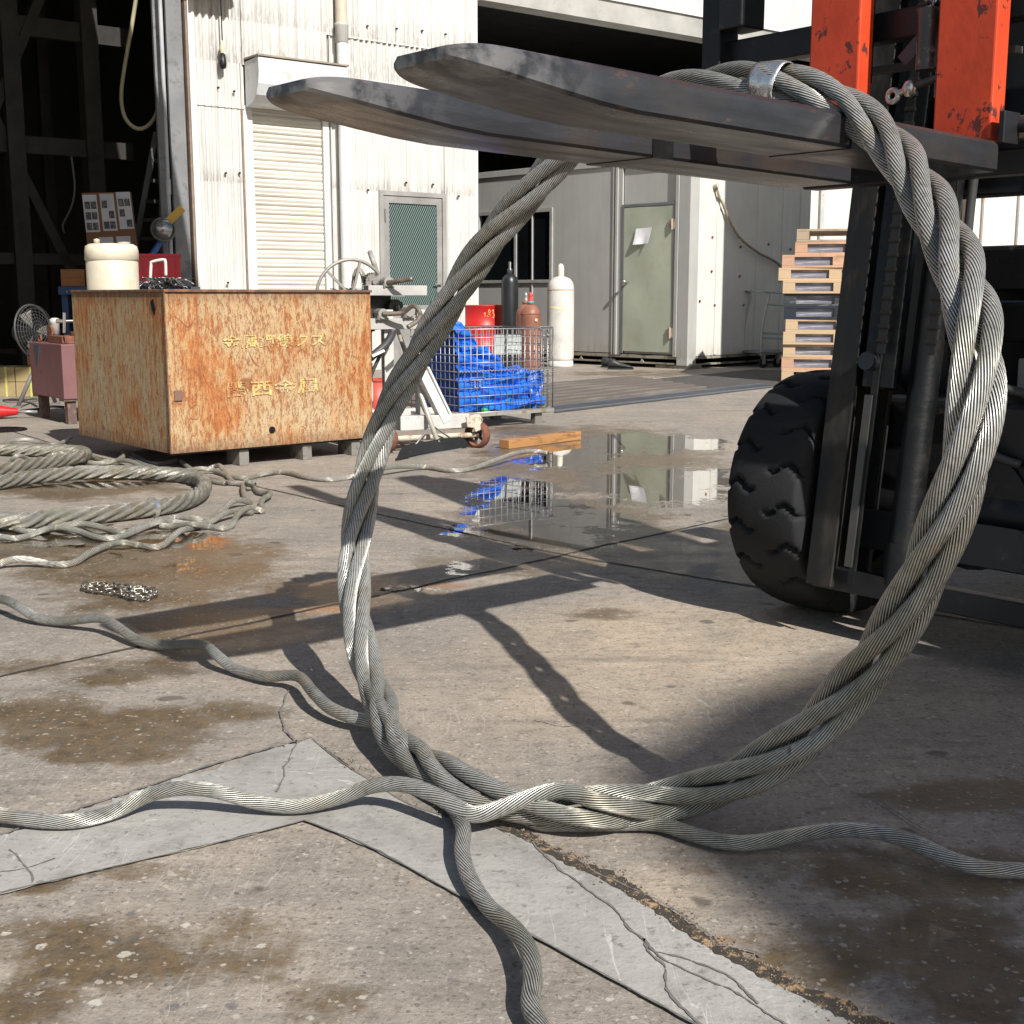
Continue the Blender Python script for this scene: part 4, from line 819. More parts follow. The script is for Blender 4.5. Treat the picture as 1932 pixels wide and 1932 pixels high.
pp = mb.build('pinned_notice', m, None, fixn=False); pp.location = CO_; pp.rotation_euler = (0, 0, CR_); tag(pp, 'creased white paper notice taped to the pale green door', 'notice')
wn = bpy.data.objects.new('window', None); COL.objects.link(wn); wn.parent = cb
mb = MB(); mb.box(-3.6, -2.2, -.02, .04, 1.03, 1.07); mb.box(-3.6, -2.2, -.02, .04, 1.93, 1.98); mb.box(-3.6, -3.56, -.02, .04, 1.07, 1.93); mb.box(-2.245, -2.2, -.02, .04, 1.07, 1.93); mb.box(-2.90, -2.86, -.012, .03, 1.07, 1.93); mb.build('window_frame', M('win_frame', (.36, .36, .34), .5), wn, .002)
mb = MB(); mb.box(-3.56, -2.245, .008, .016, 1.07, 1.93); mb.build('window_pane', M('dark_glass', (.006, .008, .009), .08, 0), wn)
# frayed rope on the cabin end
x1, y1 = 0, 0
hk = []
for u, v in ((1347, 352), (1352, 372), (1362, 395), (1370, 420), (1385, 445), (1402, 462), (1425, 478), (1447, 489), (1462, 498), (1475, 510)):
    y_, z_ = onp(u, v, CO_, R(45), .0); hk.append((.03 + .03 * sin(len(hk) * .3), y_, z_))
mb = MB(); mb.tube(spline(hk, .02), .018, 8, lobes=3, lamp=.4, lay=.08); r0 = mb.build('hanging_rope', M('hemp_rope', (.34, .29, .20), .9, 0, (.2, .16, .1), 40), None); r0.location = CO_; r0.rotation_euler = (0, 0, CR_); tag(r0, 'frayed brown rope hanging from a hook across the bright cabin end wall', 'rope')
mb = MB(); mb.cyl((-.01, hk[0][1], hk[0][2]), (.06, hk[0][1], hk[0][2] + .01), .03, n=16); mb.build('wall_hook', M('hook_pale', (.5, .45, .38), .6), cb)
mb = MB()
for y, z in ((.42, 1.55), (.42, 1.15), (.5, .75), (1.0, 1.45), (1.0, 1.1), (1.1, .75), (.2, .8), (1.6, 1.5), (2.1, 1.45)): mb.cyl((-.001, y, z), (.016, y, z), .014, n=10)
mb.build('panel_bolts', BROWNR, cb)
# work shoes
sc_ = G(1168, 697); shoe = thing('work_boot', sc_, R(-5), 'black work shoe on the floor under the cabin door, toe to the right', 'shoe', 'pair of black work shoes')
def boot(root):
    mb = MB(); vs = []; n = 20; L = [(-.13, .10, .03, .040), (-.12, .13, .02, .044), (-.06, .125, .02, .046), (-.02, .10, .02, .044), (.03, .075, .02, .046), (.09, .06, .02, .050), (.14, .045, .02, .044), (.165, .025, .02, .025)]
    for x, top, bot, hw in L:
        for k in range(n): a = 2 * pi * k / n; vs.append((x, hw * cos(a), bot + (top - bot) * (.5 + .5 * sin(a))))
    mb.add(vs, [(i * n + k, i * n + (k + 1) % n, (i + 1) * n + (k + 1) % n, (i + 1) * n + k) for i in range(len(L) - 1) for k in range(n)] + [tuple(range(n)), tuple((len(L) - 1) * n + k for k in range(n))[::-1]], smooth=True)
    mb.build('shoe_upper', M('boot_leather', (.03, .03, .03), .45), root)
    mb = MB(); mb.prism([(-.135, -.04), (-.05, -.046), (.08, -.052), (.15, -.045), (.175, 0), (.15, .045), (.08, .052), (-.05, .046), (-.135, .04)], 'z', 0, .022); mb.build('sole', RUBBER, root, .004)
boot(shoe)
s2 = thing('work_boot', G(1155, 693.5), R(-22), 'black work shoe just left of and behind the other at the cabin door', 'shoe', 'pair of black work shoes'); boot(s2)

# ------------------------------------------------------------------ white building at the right and what stands behind
p0 = Vector((4.38, 12.55, 0)); wb = thing('white_panel_building', p0, R(37.5), 'white panelled building with thin vertical joints behind the forklift', 'building')
mb = MB(); mb.box(0, 8, 0, .35, 0, 6); mb.build('panel_wall', CABW, wb)
mb = MB()
for k in range(9): mb.box(.22 + k * .62, .25 + k * .62, -.02, .01, 0, 6)
mb.box(-.02, .05, -.02, .05, 0, 6); mb.build('panel_joints', M('joint_grey', (.3, .28, .27), .6, 0, (.3, .18, .1), 8), wb)
far = thing('far_white_shed', P(1500, 690, 21), R(25), 'pale shaded shed wall seen between the cabin and the pallets', 'building')
mb = MB(); mb.box(-.6, 9, 0, .3, 0, 4.0); mb.build('shed_wall', CABW, far); mb = MB(); mb.box(.35, .43, -.06, 0, 0, 4); mb.box(-.6, -.5, -.06, 0, 0, 4); mb.build('shed_post', GREYP, far)

# ------------------------------------------------------------------ rusty scrap bin
BO, BR = G(325, 893), R(40)
bn = thing('scrap_bin', BO, BR, 'large rust-streaked cream steel scrap bin with faded yellow Japanese lettering', 'scrap bin')
RUST = rust_mat('rusted_cream_paint', (.46, .36, .22), .034); RUSTY = rust_mat('faded_yellow_lettering', (.66, .52, .20), .012, True)
bw = onp(701, 700, BO, BR)[0]; bd_ = 1.16; zb, zt = .095, .872
RUSTL = rust_mat('rusted_side_paint', (.42, .35, .225), .024)
def plate(mb, x0, x1, y0, y1): mb.box(x0, x1, y0, y1, zb, zt)
def front_panel():
    # sheet with an oval drain hole, slightly bowed
    mb = MB(); hx, hz = onp(513, 811, BO, BR); vs = []; nx, nz = 30, 22; keep = {}
    for j in range(nz + 1):
        for i in range(nx + 1):
            x = bw * i / nx; z = zb + (zt - zb) * j / nz
            y = -.002 * sin(pi * i / nx) * sin(pi * j / nz) * (1 + .6 * sin(x * 7 + z * 5)); vs.append((x, y, z))
    mb.add(vs, [(j * (nx + 1) + i, j * (nx + 1) + i + 1, (j + 1) * (nx + 1) + i + 1, (j + 1) * (nx + 1) + i) for j in range(nz) for i in range(nx)], smooth=True)
    mb.box(0, bw, .004, .01, zb, zt); return mb, hx, hz
mb, hx, hz = front_panel(); mb.build('front_wall', RUST, bn, fixn=False)
mb = MB(); mb.box(0, .006, .01, bd_, zb, zt); mb.build('side_wall', RUSTL, bn)
mb = MB(); mb.box(bw - .006, bw, .01, bd_, zb, zt); mb.box(.006, bw - .006, bd_ - .006, bd_, zb, zt); mb.box(.006, bw - .006, .01, bd_ - .006, zb, zb + .01); mb.build('inner_shell', BROWNR, bn)
mb = MB(); mb.box(-.006, bw + .006, -.012, .012, zt, zt + .014); mb.box(-.006, .014, .012, bd_, zt, zt + .014); mb.box(bw - .014, bw + .006, .012, bd_, zt, zt + .014); mb.box(0, bw, bd_ - .014, bd_ + .004, zt, zt + .014); mb.box(-.007, .0, -.007, .004, zb, zt); mb.build('rim', M('rim_dark_rust', (.13, .07, .045), .8, 0, (.25, .12, .06), 18), bn, .003)
mb = MB(); mb.cyl((hx, -.001, hz), (hx, -.0045, hz), .018, n=16); mb.build('drain_hole', BLACK2, bn)
nx_, nz_ = onp(339, 746, BO, BR); mb = MB(); mb.box(nx_ - .03, nx_ + .012, -.009, -.004, nz_ - .026, nz_ + .026); mb.build('weld_plate', M('brown_plate', (.19, .11, .08), .8), bn, .008)
mb = MB(); mb.prism([(.10, .80), (.12, .84), (.15, .83), (.14, .79), (.115, .765)], 'x', -.0045, .0); mb.build('side_slot', BLACK2, bn)
mb = MB()
for u_ in (452, 572, 664):
    x = onp(u_, 870, BO, BR, .03)[0]
    for y in (.03, bd_ - .2):
        mb = MB(); mb.box(x, x + .055, y, y + .14, .0, .082); mb.build('skid_block', M('grey_skid', (.20, .19, .17), .8, 0, (.1, .07, .05), 14), bn, .003)
mb = MB()
mb.box(.02, bw, .03, .07, .0825, .0945); mb.build('skid_rail', BLACK, bn)
def text_mesh(body, x0, x1, z0, z1, y, parent, mat, name='lettering', weight=.012):
    cu = bpy.data.curves.new('t', 'FONT'); cu.body = body; cu.size = 1; cu.offset = weight; cu.extrude = 0; cu.resolution_u = 2
    o = bpy.data.objects.new('t', cu); COL.objects.link(o); dg = bpy.context.evaluated_depsgraph_get(); me = bpy.data.meshes.new_from_object(o.evaluated_get(dg))
    bpy.data.objects.remove(o)
    vv = [v.co.copy() for v in me.vertices]; ax0, ax1 = min(v.x for v in vv), max(v.x for v in vv); az0, az1 = min(v.y for v in vv), max(v.y for v in vv)
    for v in me.vertices:
        v.co = Vector((x0 + (v.co.x - ax0) / (ax1 - ax0) * (x1 - x0), y, z0 + (v.co.y - az0) / (az1 - az0) * (z1 - z0)))
    me.materials.clear(); me.materials.append(mat); o = bpy.data.objects.new(name, me); COL.objects.link(o)
    if parent is not None: o.parent = parent
    return o
A_, B_ = onp(420, 658, BO, BR), onp(615, 622, BO, BR)
text_mesh('金属鋼線クズ', A_[0], B_[0], A_[1], B_[1] - .015, -.0062, bn, RUSTY, weight=.02)
A_, B_ = onp(428, 750, BO, BR), onp(598, 708, BO, BR)
text_mesh('関西金属', A_[0], B_[0], A_[1], B_[1] - .01, -.0062, bn, RUSTY, weight=.022)
# pale tank standing in the bin
tk = thing('pressure_tank', BO + Vector((cos(BR) * .15 - sin(BR) * .95, sin(BR) * .15 + cos(BR) * .95, .107)), 0, 'cream cylindrical tank standing upright in the scrap bin', 'tank')
CREAM = M('cream_tank', (.62, .56, .43), .45, 0, (.48, .38, .25), 7, .6, .72)
H_ = 1.135 - .107
mb = MB(); mb.lathe([(0, 0), (.128, 0), (.136, .02), (.136, H_ - .10), (.134, H_ - .095)], 48); mb.build('tank_body', CREAM, tk)
mb = MB(); mb.lathe([(.134, H_ - .095), (.140, H_ - .09), (.140, H_ - .045), (.134, H_ - .018), (.115, H_ - .006), (0, H_)], 48); mb.build('tank_lid', CREAM, tk)
mb = MB(); mb.lathe([(0, 0), (.016, 0), (.016, .025), (0, .03)], 16, (-.07, -.02, H_ - .006)); mb.lathe([(0, 0), (.03, 0), (.032, .012), (0, .014)], 20, (.075, -.02, H_ - .008)); mb.build('tank_plugs', M('plug', (.4, .36, .28), .6), tk)
def scrap(c, spread, n_, seed, label, mats, r=(.0016, .0045), up=.06):
    rnd = random.Random(seed); root = thing('wire_scrap', c, 0, label, 'scrap wire')
    for m_ in mats:
        mb = MB()
        for i in range(n_ // len(mats)):
            a = rnd.uniform(0, 2 * pi); p = Vector((rnd.gauss(0, spread * .4), rnd.gauss(0, spread * .4), 0)); d = Vector((cos(a), sin(a), rnd.uniform(.1, .8))); pts = []
            for k in range(7):
                pts.append(p.copy()); p += d * spread * .22; d += Vector((rnd.uniform(-.5, .5), rnd.uniform(-.5, .5), rnd.uniform(-.55, .3))); d.normalize()
                p.z = max(-.05, min(up, p.z))
            mb.tube(spline(pts, spread * .1), rnd.uniform(*r), 5)
        mb.build('tangled_wires', m_, root)
    return root
WB = M('black_wire', (.02, .02, .022), .5); WG = M('grey_wire', (.30, .30, .30), .35, .7)
q = P(313, 540, 7.25); scrap(q, .10, 90, 4, 'tangle of black cable and grey wire heaped at the bin corner behind the tank', (WB, WG), up=.045)
mb = MB(); Cc = P(327, 549, 7.2)
for k in range(5): mb.torus(Cc + Vector((0, .01 * k, .0)), .062 - k * .004, .006, 'y', n=24, m=8)
tag(mb.build('cable_coil', M('coil_black', (.03, .028, .028), .45)), 'small coil of black cable lying on the bin rim', 'cable')
q = P(672, 562, 7.35); s_ = scrap(q, .09, 70, 9, 'frayed tuft of thin grey wires hanging over the right end of the bin rim', (WG, WB), r=(.001, .003), up=.05)
mb = MB(); mb.tube(spline([q + Vector((-.02, 0, -.03)), q + Vector((-.012, .02, .10)), q + Vector((.01, .02, .16)), q + Vector((.04, .02, .12)), q + Vector((.045, .02, 0))], .01), .015, 10, lobes=6, lamp=.3, lay=.12)
o = mb.build('bent_rope_end', ROPE2, s_); 
o.location = -s_.location

# ------------------------------------------------------------------ winch frame on iron wheels
WO, WR = G(742, 853), R(26)
wm = thing('cable_winch', WO, WR, 'grey hand-cranked winch frame on small rusty iron wheels between the bin and the mesh cage', 'winch')
def wp(u, v, c=0.0): return onp(u, v, WO, WR, c)
mb = MB()
x0, z0 = wp(756, 812, .0); x1, z1 = wp(886, 797, .0)
mb.box(x0, x1, .0, .07, .115, .195); mb.box(x0, x0 + .07, .07, .5, .115, .18); mb.box(x1 - .16, x1 - .10, .07, .5, .115, .18); mb.box(x0, x1, .5, .56, .115, .19)
xa, _ = wp(735, 700, .1); xb, _ = wp(795, 700, .1); xl, _ = wp(690, 600, .1)
mb.box(xa - .028, xa + .028, .10, .15, .18, .78); mb.box(xb - .02, xb + .03, .10, .15, .18, .78); mb.box(xl - .02, xl + .03, .12, .17, .1, .78); mb.box(xa - .028, xa + .028, .45, .5, .18, .8)
mb.build('frame', GREYP, wm, .004)
mb = MB(); a_, zA = wp(690, 602, .08); b2, zB = wp(797, 619, .08); mb.box(a_, b2, .07, .13, zB - .005, zB + .055)
a2, zC = wp(694, 545, .06); c2, zD = wp(805, 556, .06); mb.box(a2, c2, .05, .13, zD - .005, zD + .05); mb.box(a2, c2, .40, .46, zD - .01, zD + .04); mb.box(a_, b2, .40, .46, zB - .01, zB + .05)
mb.build('cross_beams', M('pale_channel', (.42, .41, .385), .55, 0, (.28, .25, .2), 12, .6, .7), wm, .003)
# bracing channel
p1 = wp(793, 700, .03); p2 = wp(840, 795, .03); mb = MB(); mb.bar((p1[0], .03, p1[1]), (p2[0], .03, p2[1]), .05, .07, (0, 1, 0)); mb.bar((p1[0] + .05, .06, p1[1] + .02), (p2[0] + .055, .06, p2[1]), .012, .06, (0, 1, 0)); mb.bar((p1[0] - .01, .03, p1[1] - .01), (p1[0] - .01, .03, p1[1] + .13), .05, .05, (0, 1, 0)); mb.build('diagonal_brace', WHITEP, wm, .003)
mb = MB(); mb.cyl((x0 - .03, -.01, .075), (x1 + .05, -.01, .075), .016); mb.build('axle', M('axle_cream', (.5, .45, .35), .6, 0, (.25, .15, .1), 20), wm)
for u_ in (728, 902):
    xw = wp(u_, 820, -.02)[0]
    w = bpy.data.objects.new('iron_wheel', None); COL.objects.link(w); w.parent = wm; w.location = (xw, -.01, .075)
    w.rotation_euler = (0, 0, R(28))
    mb = MB(); mb.lathe([(.058, -.025), (.074, -.025), (.076, 0), (.074, .025), (.058, .025), (.055, 0), (.058, -.025)], 36, M4=Matrix.Rotation(pi / 2, 4, 'Y')); mb.build('wheel_rim', BROWNR, w)
    mb = MB(); mb.lathe([(0, -.02), (.02, -.02), (.02, .02), (0, .02)], 18, M4=Matrix.Rotation(pi / 2, 4, 'Y'))
    for k in range(5): a = 2 * pi * k / 5; mb.bar((0, 0, 0), (0, .058 * cos(a), .058 * sin(a)), .014, .012, (1, 0, 0))
    mb.build('wheel_spokes', M('dark_rust_spoke', (.08, .05, .04), .8), w)
mb = MB(); xg, zg = wp(893, 792, -.05); mb.prism([(xg - .05, zg + .02), (xg + .03, zg + .035), (xg + .06, zg), (xg + .04, zg - .03), (xg + .045, zg - .055), (xg + .01, zg - .07), (xg, zg - .045), (xg - .04, zg - .04)], 'y', -.06, -.05); mb.build('wheel_bracket', M('bracket_cream', (.55, .5, .4), .6, 0, (.2, .13, .1), 25, .5, .6), wm, .003)
# hand wheel, gears, shafts, cranks
xh, zh = wp(664, 560, .30); mb = MB(); mb.torus((xh, .30, zh), .205, .0095, 'y', n=64, m=8)
for k in range(6): a = k * pi / 3 + .26; mb.bar((xh, .30, zh), (xh + .2 * cos(a), .30, zh + .2 * sin(a)), .014, .012, (0, 1, 0))
mb.cyl((xh, .26, zh), (xh, .34, zh), .03); mb.build('hand_wheel', M('handwheel_grey', (.30, .28, .25), .5, .2), wm)
def gear(x, y, z, r, t, teeth, name, mat):
    mb = MB(); poly = []
    for k in range(teeth):
        for d, rr in ((-.30, r * .90), (-.17, r), (.17, r), (.30, r * .90)): a = 2 * pi * (k + d) / teeth; poly.append((x + rr * cos(a), z + rr * sin(a)))
    mb.prism(poly, 'y', y, y + t); mb.cyl((x, y - .02, z), (x, y, z), r * .3); mb.build(name, mat, wm)
gx, gz = wp(706, 532, .12); gear(gx, .12, gz, .052, .05, 22, 'gear', M('gear_steel', (.28, .27, .25), .45, .6, (.08, .07, .06), 20))
gx2, gz2 = wp(694, 592, .14); gear(gx2, .14, gz2 - .02, .085, .03, 34, 'gear', M('gear_dark', (.05, .045, .04), .5, .4))
gx3, gz3 = wp(748, 580, .14); gear(gx3, .14, gz3, .045, .04, 18, 'gear', M('gear_dark', (.05, .045, .04), .5, .4))
mb = MB(); mb.box(gx2 - .05, gx2 + .16, .20, .21, gz3 - .06, gz3 + .07); mb.build('gear_guard', BLACK, wm)
for (u_, v_) in ((722, 592), (733, 532), (773, 588)):
    mb = MB(); x, z = wp(u_, v_, .05); mb.box(x - .035, x + .035, .05, .10, z - .035, z - .02); mb.cyl((x, .04, z), (x, .12, z), .028); mb.cyl((x - .026, .05, z - .03), (x - .026, .045, z - .01), .008, n=6)
    mb.build('bearing_block', M('bearing_grey', (.33, .32, .30), .5, .3), wm, .002)
def crank(L, c, name='crank_handle', r=.013):
    pts = []
    for i, (u_, v_) in enumerate(L): x, z = wp(u_, v_, c - .03 * i); pts.append((x, c - .03 * i, z))
    mb = MB(); mb.tube(spline(pts, .01), r, 12); mb.build(name, M('crank_steel', (.26, .23, .19), .45, .5, (.16, .09, .06), 22), wm)
crank([(732, 533), (742, 532), (752, 530), (766, 528), (778, 526)], .04)
crank([(722, 592), (740, 592), (760, 590), (770, 583), (779, 577), (788, 582), (793, 594), (786, 606), (770, 617)], .04)
hs = MB(); L = [wp(u_, v_, .02) for u_, v_ in ((741, 622), (738, 634), (728, 650), (712, 664), (700, 674), (692, 680))]; hs.tube(spline([(x, .02, z) for x, z in L], .01), .022, 12); hs.build('black_hose', M('hose_rubber', (.05, .05, .05), .5), wm)
hs = MB(); L = [wp(u_, v_, .03) for u_, v_ in ((727, 654), (716, 678), (706, 700), (699, 722))]; hs.tube(spline([(x, .05, z) for x, z in L], .01), .010, 10); hs.build('black_hose', M('hose_rubber', (.05, .05, .05), .5), wm)
hs = MB(); x, z = wp(708, 665, -.01); hs.bar((x - .02, -.006, z - .02), (x + .05, -.006, z + .01), .03, .012); hs.build('torn_tape', WHITEP, wm)
# red bucket and green can behind
rb = thing('red_bucket', P(712, 790, 8.2) * 1.0, 0, 'red bucket half hidden between the bin and the winch', 'bucket'); rb.location.z = 0
zt_ = P(712, 717, 8.2).z; mb = MB(); mb.lathe([(0, 0), (.09, 0), (.12, zt_), (.112, zt_), (.085, .01), (0, .01)], 32); mb.build('bucket_body', M('bucket_red', (.62, .07, .04), .5), rb); mb = MB(); mb.torus((0, 0, zt_), .118, .007); mb.build('bucket_rim', M('bucket_rim', (.35, .04, .03), .6), rb)
# squeegee
sq = thing('floor_squeegee', G(820, 852), 0, 'long-handled black rubber floor squeegee leaning on the winch', 'squeegee'); iv = Matrix.Translation(-sq.location)
h0 = P(698, 476, 7.75); h1 = P(826, 835, 6.98); mid = h0.lerp(h1, .6)
mb = MB(); mb.tube([iv @ h0, iv @ mid, iv @ h1], .0135, 14); mb.build('handle', M('alu_pole', (.62, .58, .50), .35, .5, (.5, .4, .25), 9), sq)
mb = MB(); mb.tube([iv @ (h0 + (h0 - mid).normalized() * .002), iv @ h0.lerp(mid, .12)], .0155, 14); mb.build('pole_grip', M('grip_grey', (.35, .34, .32), .5), sq)
e0, e1 = G(752, 866, .055), G(884, 838, .05)
e0, e1 = G(757, 868), G(880, 845)
mb = MB(); pr = []; n_ = 14
for i in range(n_ + 1):
    t = i / n_; c = e0.lerp(e1, t); c.z = .035 + .028 * math.exp(-((t - .1) / .0001) ** 2 if False else -0) * 0 + .012 * sin(pi * t); pr.append(c)
vs = []
for c in pr:
    for dx, z in ((-.055, .004), (.0, .0), (.045, .03), (.01, .065), (-.02, .045)): vs.append(iv @ (c + Vector((dx * .45, dx * 1.0, z - .035))))
mb.add(vs, [(i * 5 + k, i * 5 + (k + 1) % 5, (i + 1) * 5 + (k + 1) % 5, (i + 1) * 5 + k) for i in range(n_) for k in range(5)] + [(0, 1, 2, 3, 4), tuple(n_ * 5 + k for k in range(5))[::-1]]); mb.build('rubber_blade', RUBBER, sq)
mb = MB(); a = e0.lerp(e1, .12) + Vector((0, 0, .035)); c = e0.lerp(e1, .86) + Vector((0, 0, .035)); hh = h1 + (h0 - h1).normalized() * .12
mb.tube([iv @ a, iv @ hh, iv @ c], .005, 8); mb.bar(iv @ e0.lerp(e1, .1), iv @ e0.lerp(e1, .9), .02, .012); mb.build('brace_wire', GALV, sq)

# ------------------------------------------------------------------ mesh cage with blue tarpaulin
c0 = G(866, 812); cgR = R(38); cg = thing('mesh_cage', c0, cgR, 'galvanised wire mesh cage pallet holding a heap of blue tarpaulin', 'cage')
cw = onp(1043, 700, c0, cgR)[0]; cd_ = .55; zc0, zc1 = .105, onp(866, 622, c0, cgR)[1]
def grid(mb, f, w, z0, z1, nx, nz, r=.0028):
    for i in range(nx + 1): x = w * i / nx; mb.tube([f(x, z0), f(x, z1)], r * (1.5 if i in (0, nx) else 1), 6)
    for j in range(nz + 1): z = z0 + (z1 - z0) * j / nz; mb.tube([f(0, z), f(w, z)], r * (1.7 if j in (0, nz) else 1), 6)
WIRE = M('cage_wire', (.36, .36, .36), .4, .6, (.25, .2, .16), 30, .6, .7)
for nm, f, w, nx, r in (('front_mesh', lambda x, z: (x, 0, z), cw, 16, .0028), ('left_mesh', lambda x, z: (0, x, z), cd_, 11, .0028), ('rear_mesh', lambda x, z: (x, cd_, z), cw, 16, .0025), ('right_mesh', lambda x, z: (cw, x, z), cd_, 11, .0028)):
    mb = MB(); grid(mb, f, w, zc0, zc1, nx, 10, r)
    if nm == 'front_mesh':
        zz = (zc0 + zc1) / 2; pts = [(cw * k / 60, -.006 - .004 * (k % 2), zz + .006 * ((k % 2) * 2 - 1)) for k in range(61)]; mb.tube(pts, .003, 6)
        for X_, Z_ in ((.14, zz - .06), (cw - .07, zc1 - .01), (cw - .06, zz - .03)):
            mb.tube(spline([(X_ - .05, -.012, Z_ + .02), (X_ + .05, -.014, Z_ + .02), (X_ + .055, -.014, Z_ + .005), (X_ - .05, -.012, Z_ + .005), (X_ - .05, -.012, Z_ + .02)], .01), .003, 6); mb.tube(spline([(X_ - .02, -.012, Z_), (X_ - .025, -.014, Z_ - .05), (X_ - .015, -.014, Z_ - .03)], .01), .003, 6); mb.tube(spline([(X_ + .02, -.012, Z_), (X_ + .025, -.014, Z_ - .05), (X_ + .015, -.014, Z_ - .03)], .01), .003, 6)
    mb.build(nm, WIRE, cg, fixn=False)
mb = MB(); mb.box(-.005, cw + .005, -.012, .02, .08, .103); mb.box(-.005, cw + .005, cd_ - .02, cd_ + .012, .08, .103); mb.box(-.012, .02, .02, cd_ - .02, .08, .103); mb.box(cw - .02, cw + .012, .02, cd_ - .02, .08, .103)
mb.build('base_frame', M('base_galv', (.33, .32, .28), .5, .3, (.2, .15, .1), 12), cg)
for x in (.12, cw - .14):
    for y in (.02, cd_ - .07):
        mb = MB(); mb.prism([(x, 0), (x + .07, 0), (x + .062, .08), (x + .008, .08)], 'y', y, y + .05); mb.build('foot', M('foot_steel', (.2, .19, .17), .6, .3), cg)
q0 = onp(958, 648, c0, cgR); mb = MB(); mb.box(q0[0] - .062, q0[0] + .062, cd_ - .004, cd_ - .002, q0[1] - .045 - .03, q0[1] + .045 - .03)
q1 = onp(930, 632, c0, cgR, cd_); q2 = onp(982, 668, c0, cgR, cd_)
mb = MB(); mb.box(q1[0], q2[0], cd_ - .012, cd_ - .008, q2[1], q1[1]); mb.build('sign_plate', M('grey_plate', (.40, .43, .40), .6, 0, (.3, .32, .28), 14, bmp=.1), cg)
# tarpaulin: folded layers heaped up, high on the left, a loose flap on the right
tp = thing('blue_tarpaulin', c0, cgR, 'crumpled bright blue tarpaulin folded into the mesh cage', 'tarpaulin')
TB = M('tarp_blue', (.010, .15, .72), .38, 0, (.005, .09, .50), 7, .45, .65, bmp=.35, bs=16, spec=.6)
from mathutils import noise as mn
def tarp(mb, x0, x1, y0, y1, zf, seed, nu=150, nv=90, amp=.03):
    vs = []
    for j in range(nv + 1):
        for i in range(nu + 1):
            u = i / nu; v = j / nv; s = v * 1.0
            x = x0 + (x1 - x0) * u
            top = zf(u)
            if v < .5:   # hanging front with horizontal fold layers
                t = v / .5; z = .112 + (top - .112) * t
                lay_ = sin(z * 70 + 6 * mn.noise(Vector((x * 3, z * 3, seed))) + x * 4) 
                y = y0 + .020 + .05 * (1 - cos(t * pi / 2)) + .032 * lay_ * (.4 + .6 * abs(mn.noise(Vector((x * 5, z * 8, seed + 2))))) + amp * mn.noise(Vector((x * 6, z * 12, seed)))
                x += .01 * mn.noise(Vector((x * 9, z * 9, seed + 7)))
            else:
                t = (v - .5) / .5; y = y0 + .07 + (y1 - y0 - .09) * t; z = top + .025 * sin(t * pi) - .05 * t + .03 * mn.noise(Vector((x * 7, y * 9, seed + 5))) + .012 * sin(x * 60 + 8 * mn.noise(Vector((x * 4, y * 4, 1))))
            r1 = 1 - abs(mn.noise(Vector((x * 5 + z * 2, y * 5 + z * 9, seed + 11)))) * 3
            y -= .014 * r1; z += .010 * r1
            x = min(max(x, .006), cw - .006); y = min(max(y, .006), cd_ - .006)
            vs.append((x, y, z))
    mb.add(vs, [(j * (nu + 1) + i, j * (nu + 1) + i + 1, (j + 1) * (nu + 1) + i + 1, (j + 1) * (nu + 1) + i) for j in range(nv) for i in range(nu)], smooth=True)
def ztop(u):
    K = [(0, .68), (.08, .69), (.2, .61), (.35, .51), (.5, .43), (.62, .37), (.72, .345), (.82, .36), (.90, .345), (.95, .28), (1, .2)]
    for (a, b), (c, d) in zip(K, K[1:]):
        if u <= c: return b + (d - b) * (u - a) / (c - a)
    return .2
mb = MB(); tarp(mb, .006, cw * .93, .0, cd_, ztop, 1.3); mb.build('folded_heap', TB, tp, fixn=False)
mb = MB(); vs = []; fx = cw * .86
for j in range(31):
    for i in range(21):
        t = j / 30; s = i / 20; w_ = .10 * (1 - .55 * t) * (.8 + .3 * sin(t * 5))
        x = fx + (s - .5) * w_ * 1.5 - .03 * t; z = .36 - .27 * t; y = .014 + .02 * sin(s * 7 + t * 6) * .5 + .012 * mn.noise(Vector((s * 4, t * 6, 3))) + .02
        vs.append((x, y, z))
mb.add(vs, [(j * 21 + i, j * 21 + i + 1, (j + 1) * 21 + i + 1, (j + 1) * 21 + i) for j in range(30) for i in range(20)], smooth=True); mb.build('hanging_flap', TB, tp, fixn=False)
# left side face of the heap
mb = MB(); vs = []
for j in range(41):
    for i in range(41):
        t = j / 40; s = i / 40; z = .112 + (.64 - .10 * s - .112) * t; y = .02 + (cd_ - .04) * s
        x = .012 + .012 * (1 + sin(z * 90 + 3 * mn.noise(Vector((y * 4, z * 4, 2))))) + .02 * t * t
        vs.append((x, y, z))
mb.add(vs, [(j * 41 + i, j * 41 + i + 1, (j + 1) * 41 + i + 1, (j + 1) * 41 + i) for j in range(40) for i in range(40)], smooth=True); mb.build('folded_side', TB, tp, fixn=False)
mb = MB(); gp = onp(915, 777, c0, cgR, .03); mb.lathe([(0, 0), (.03, .002), (.034, .015), (.02, .03), (0, .034)], 14, M4=Matrix.Rotation(cgR, 4, 'Z')); o = mb.build('green_lump', M('green_rag', (.02, .30, .10), .6)); o.location = c0 + Vector((cos(cgR) * gp[0] - sin(cgR) * .04, sin(cgR) * gp[0] + cos(cgR) * .04, .104)); tag(o, 'small green rag at the bottom of the mesh cage', 'rag')
for k in range(6): pass

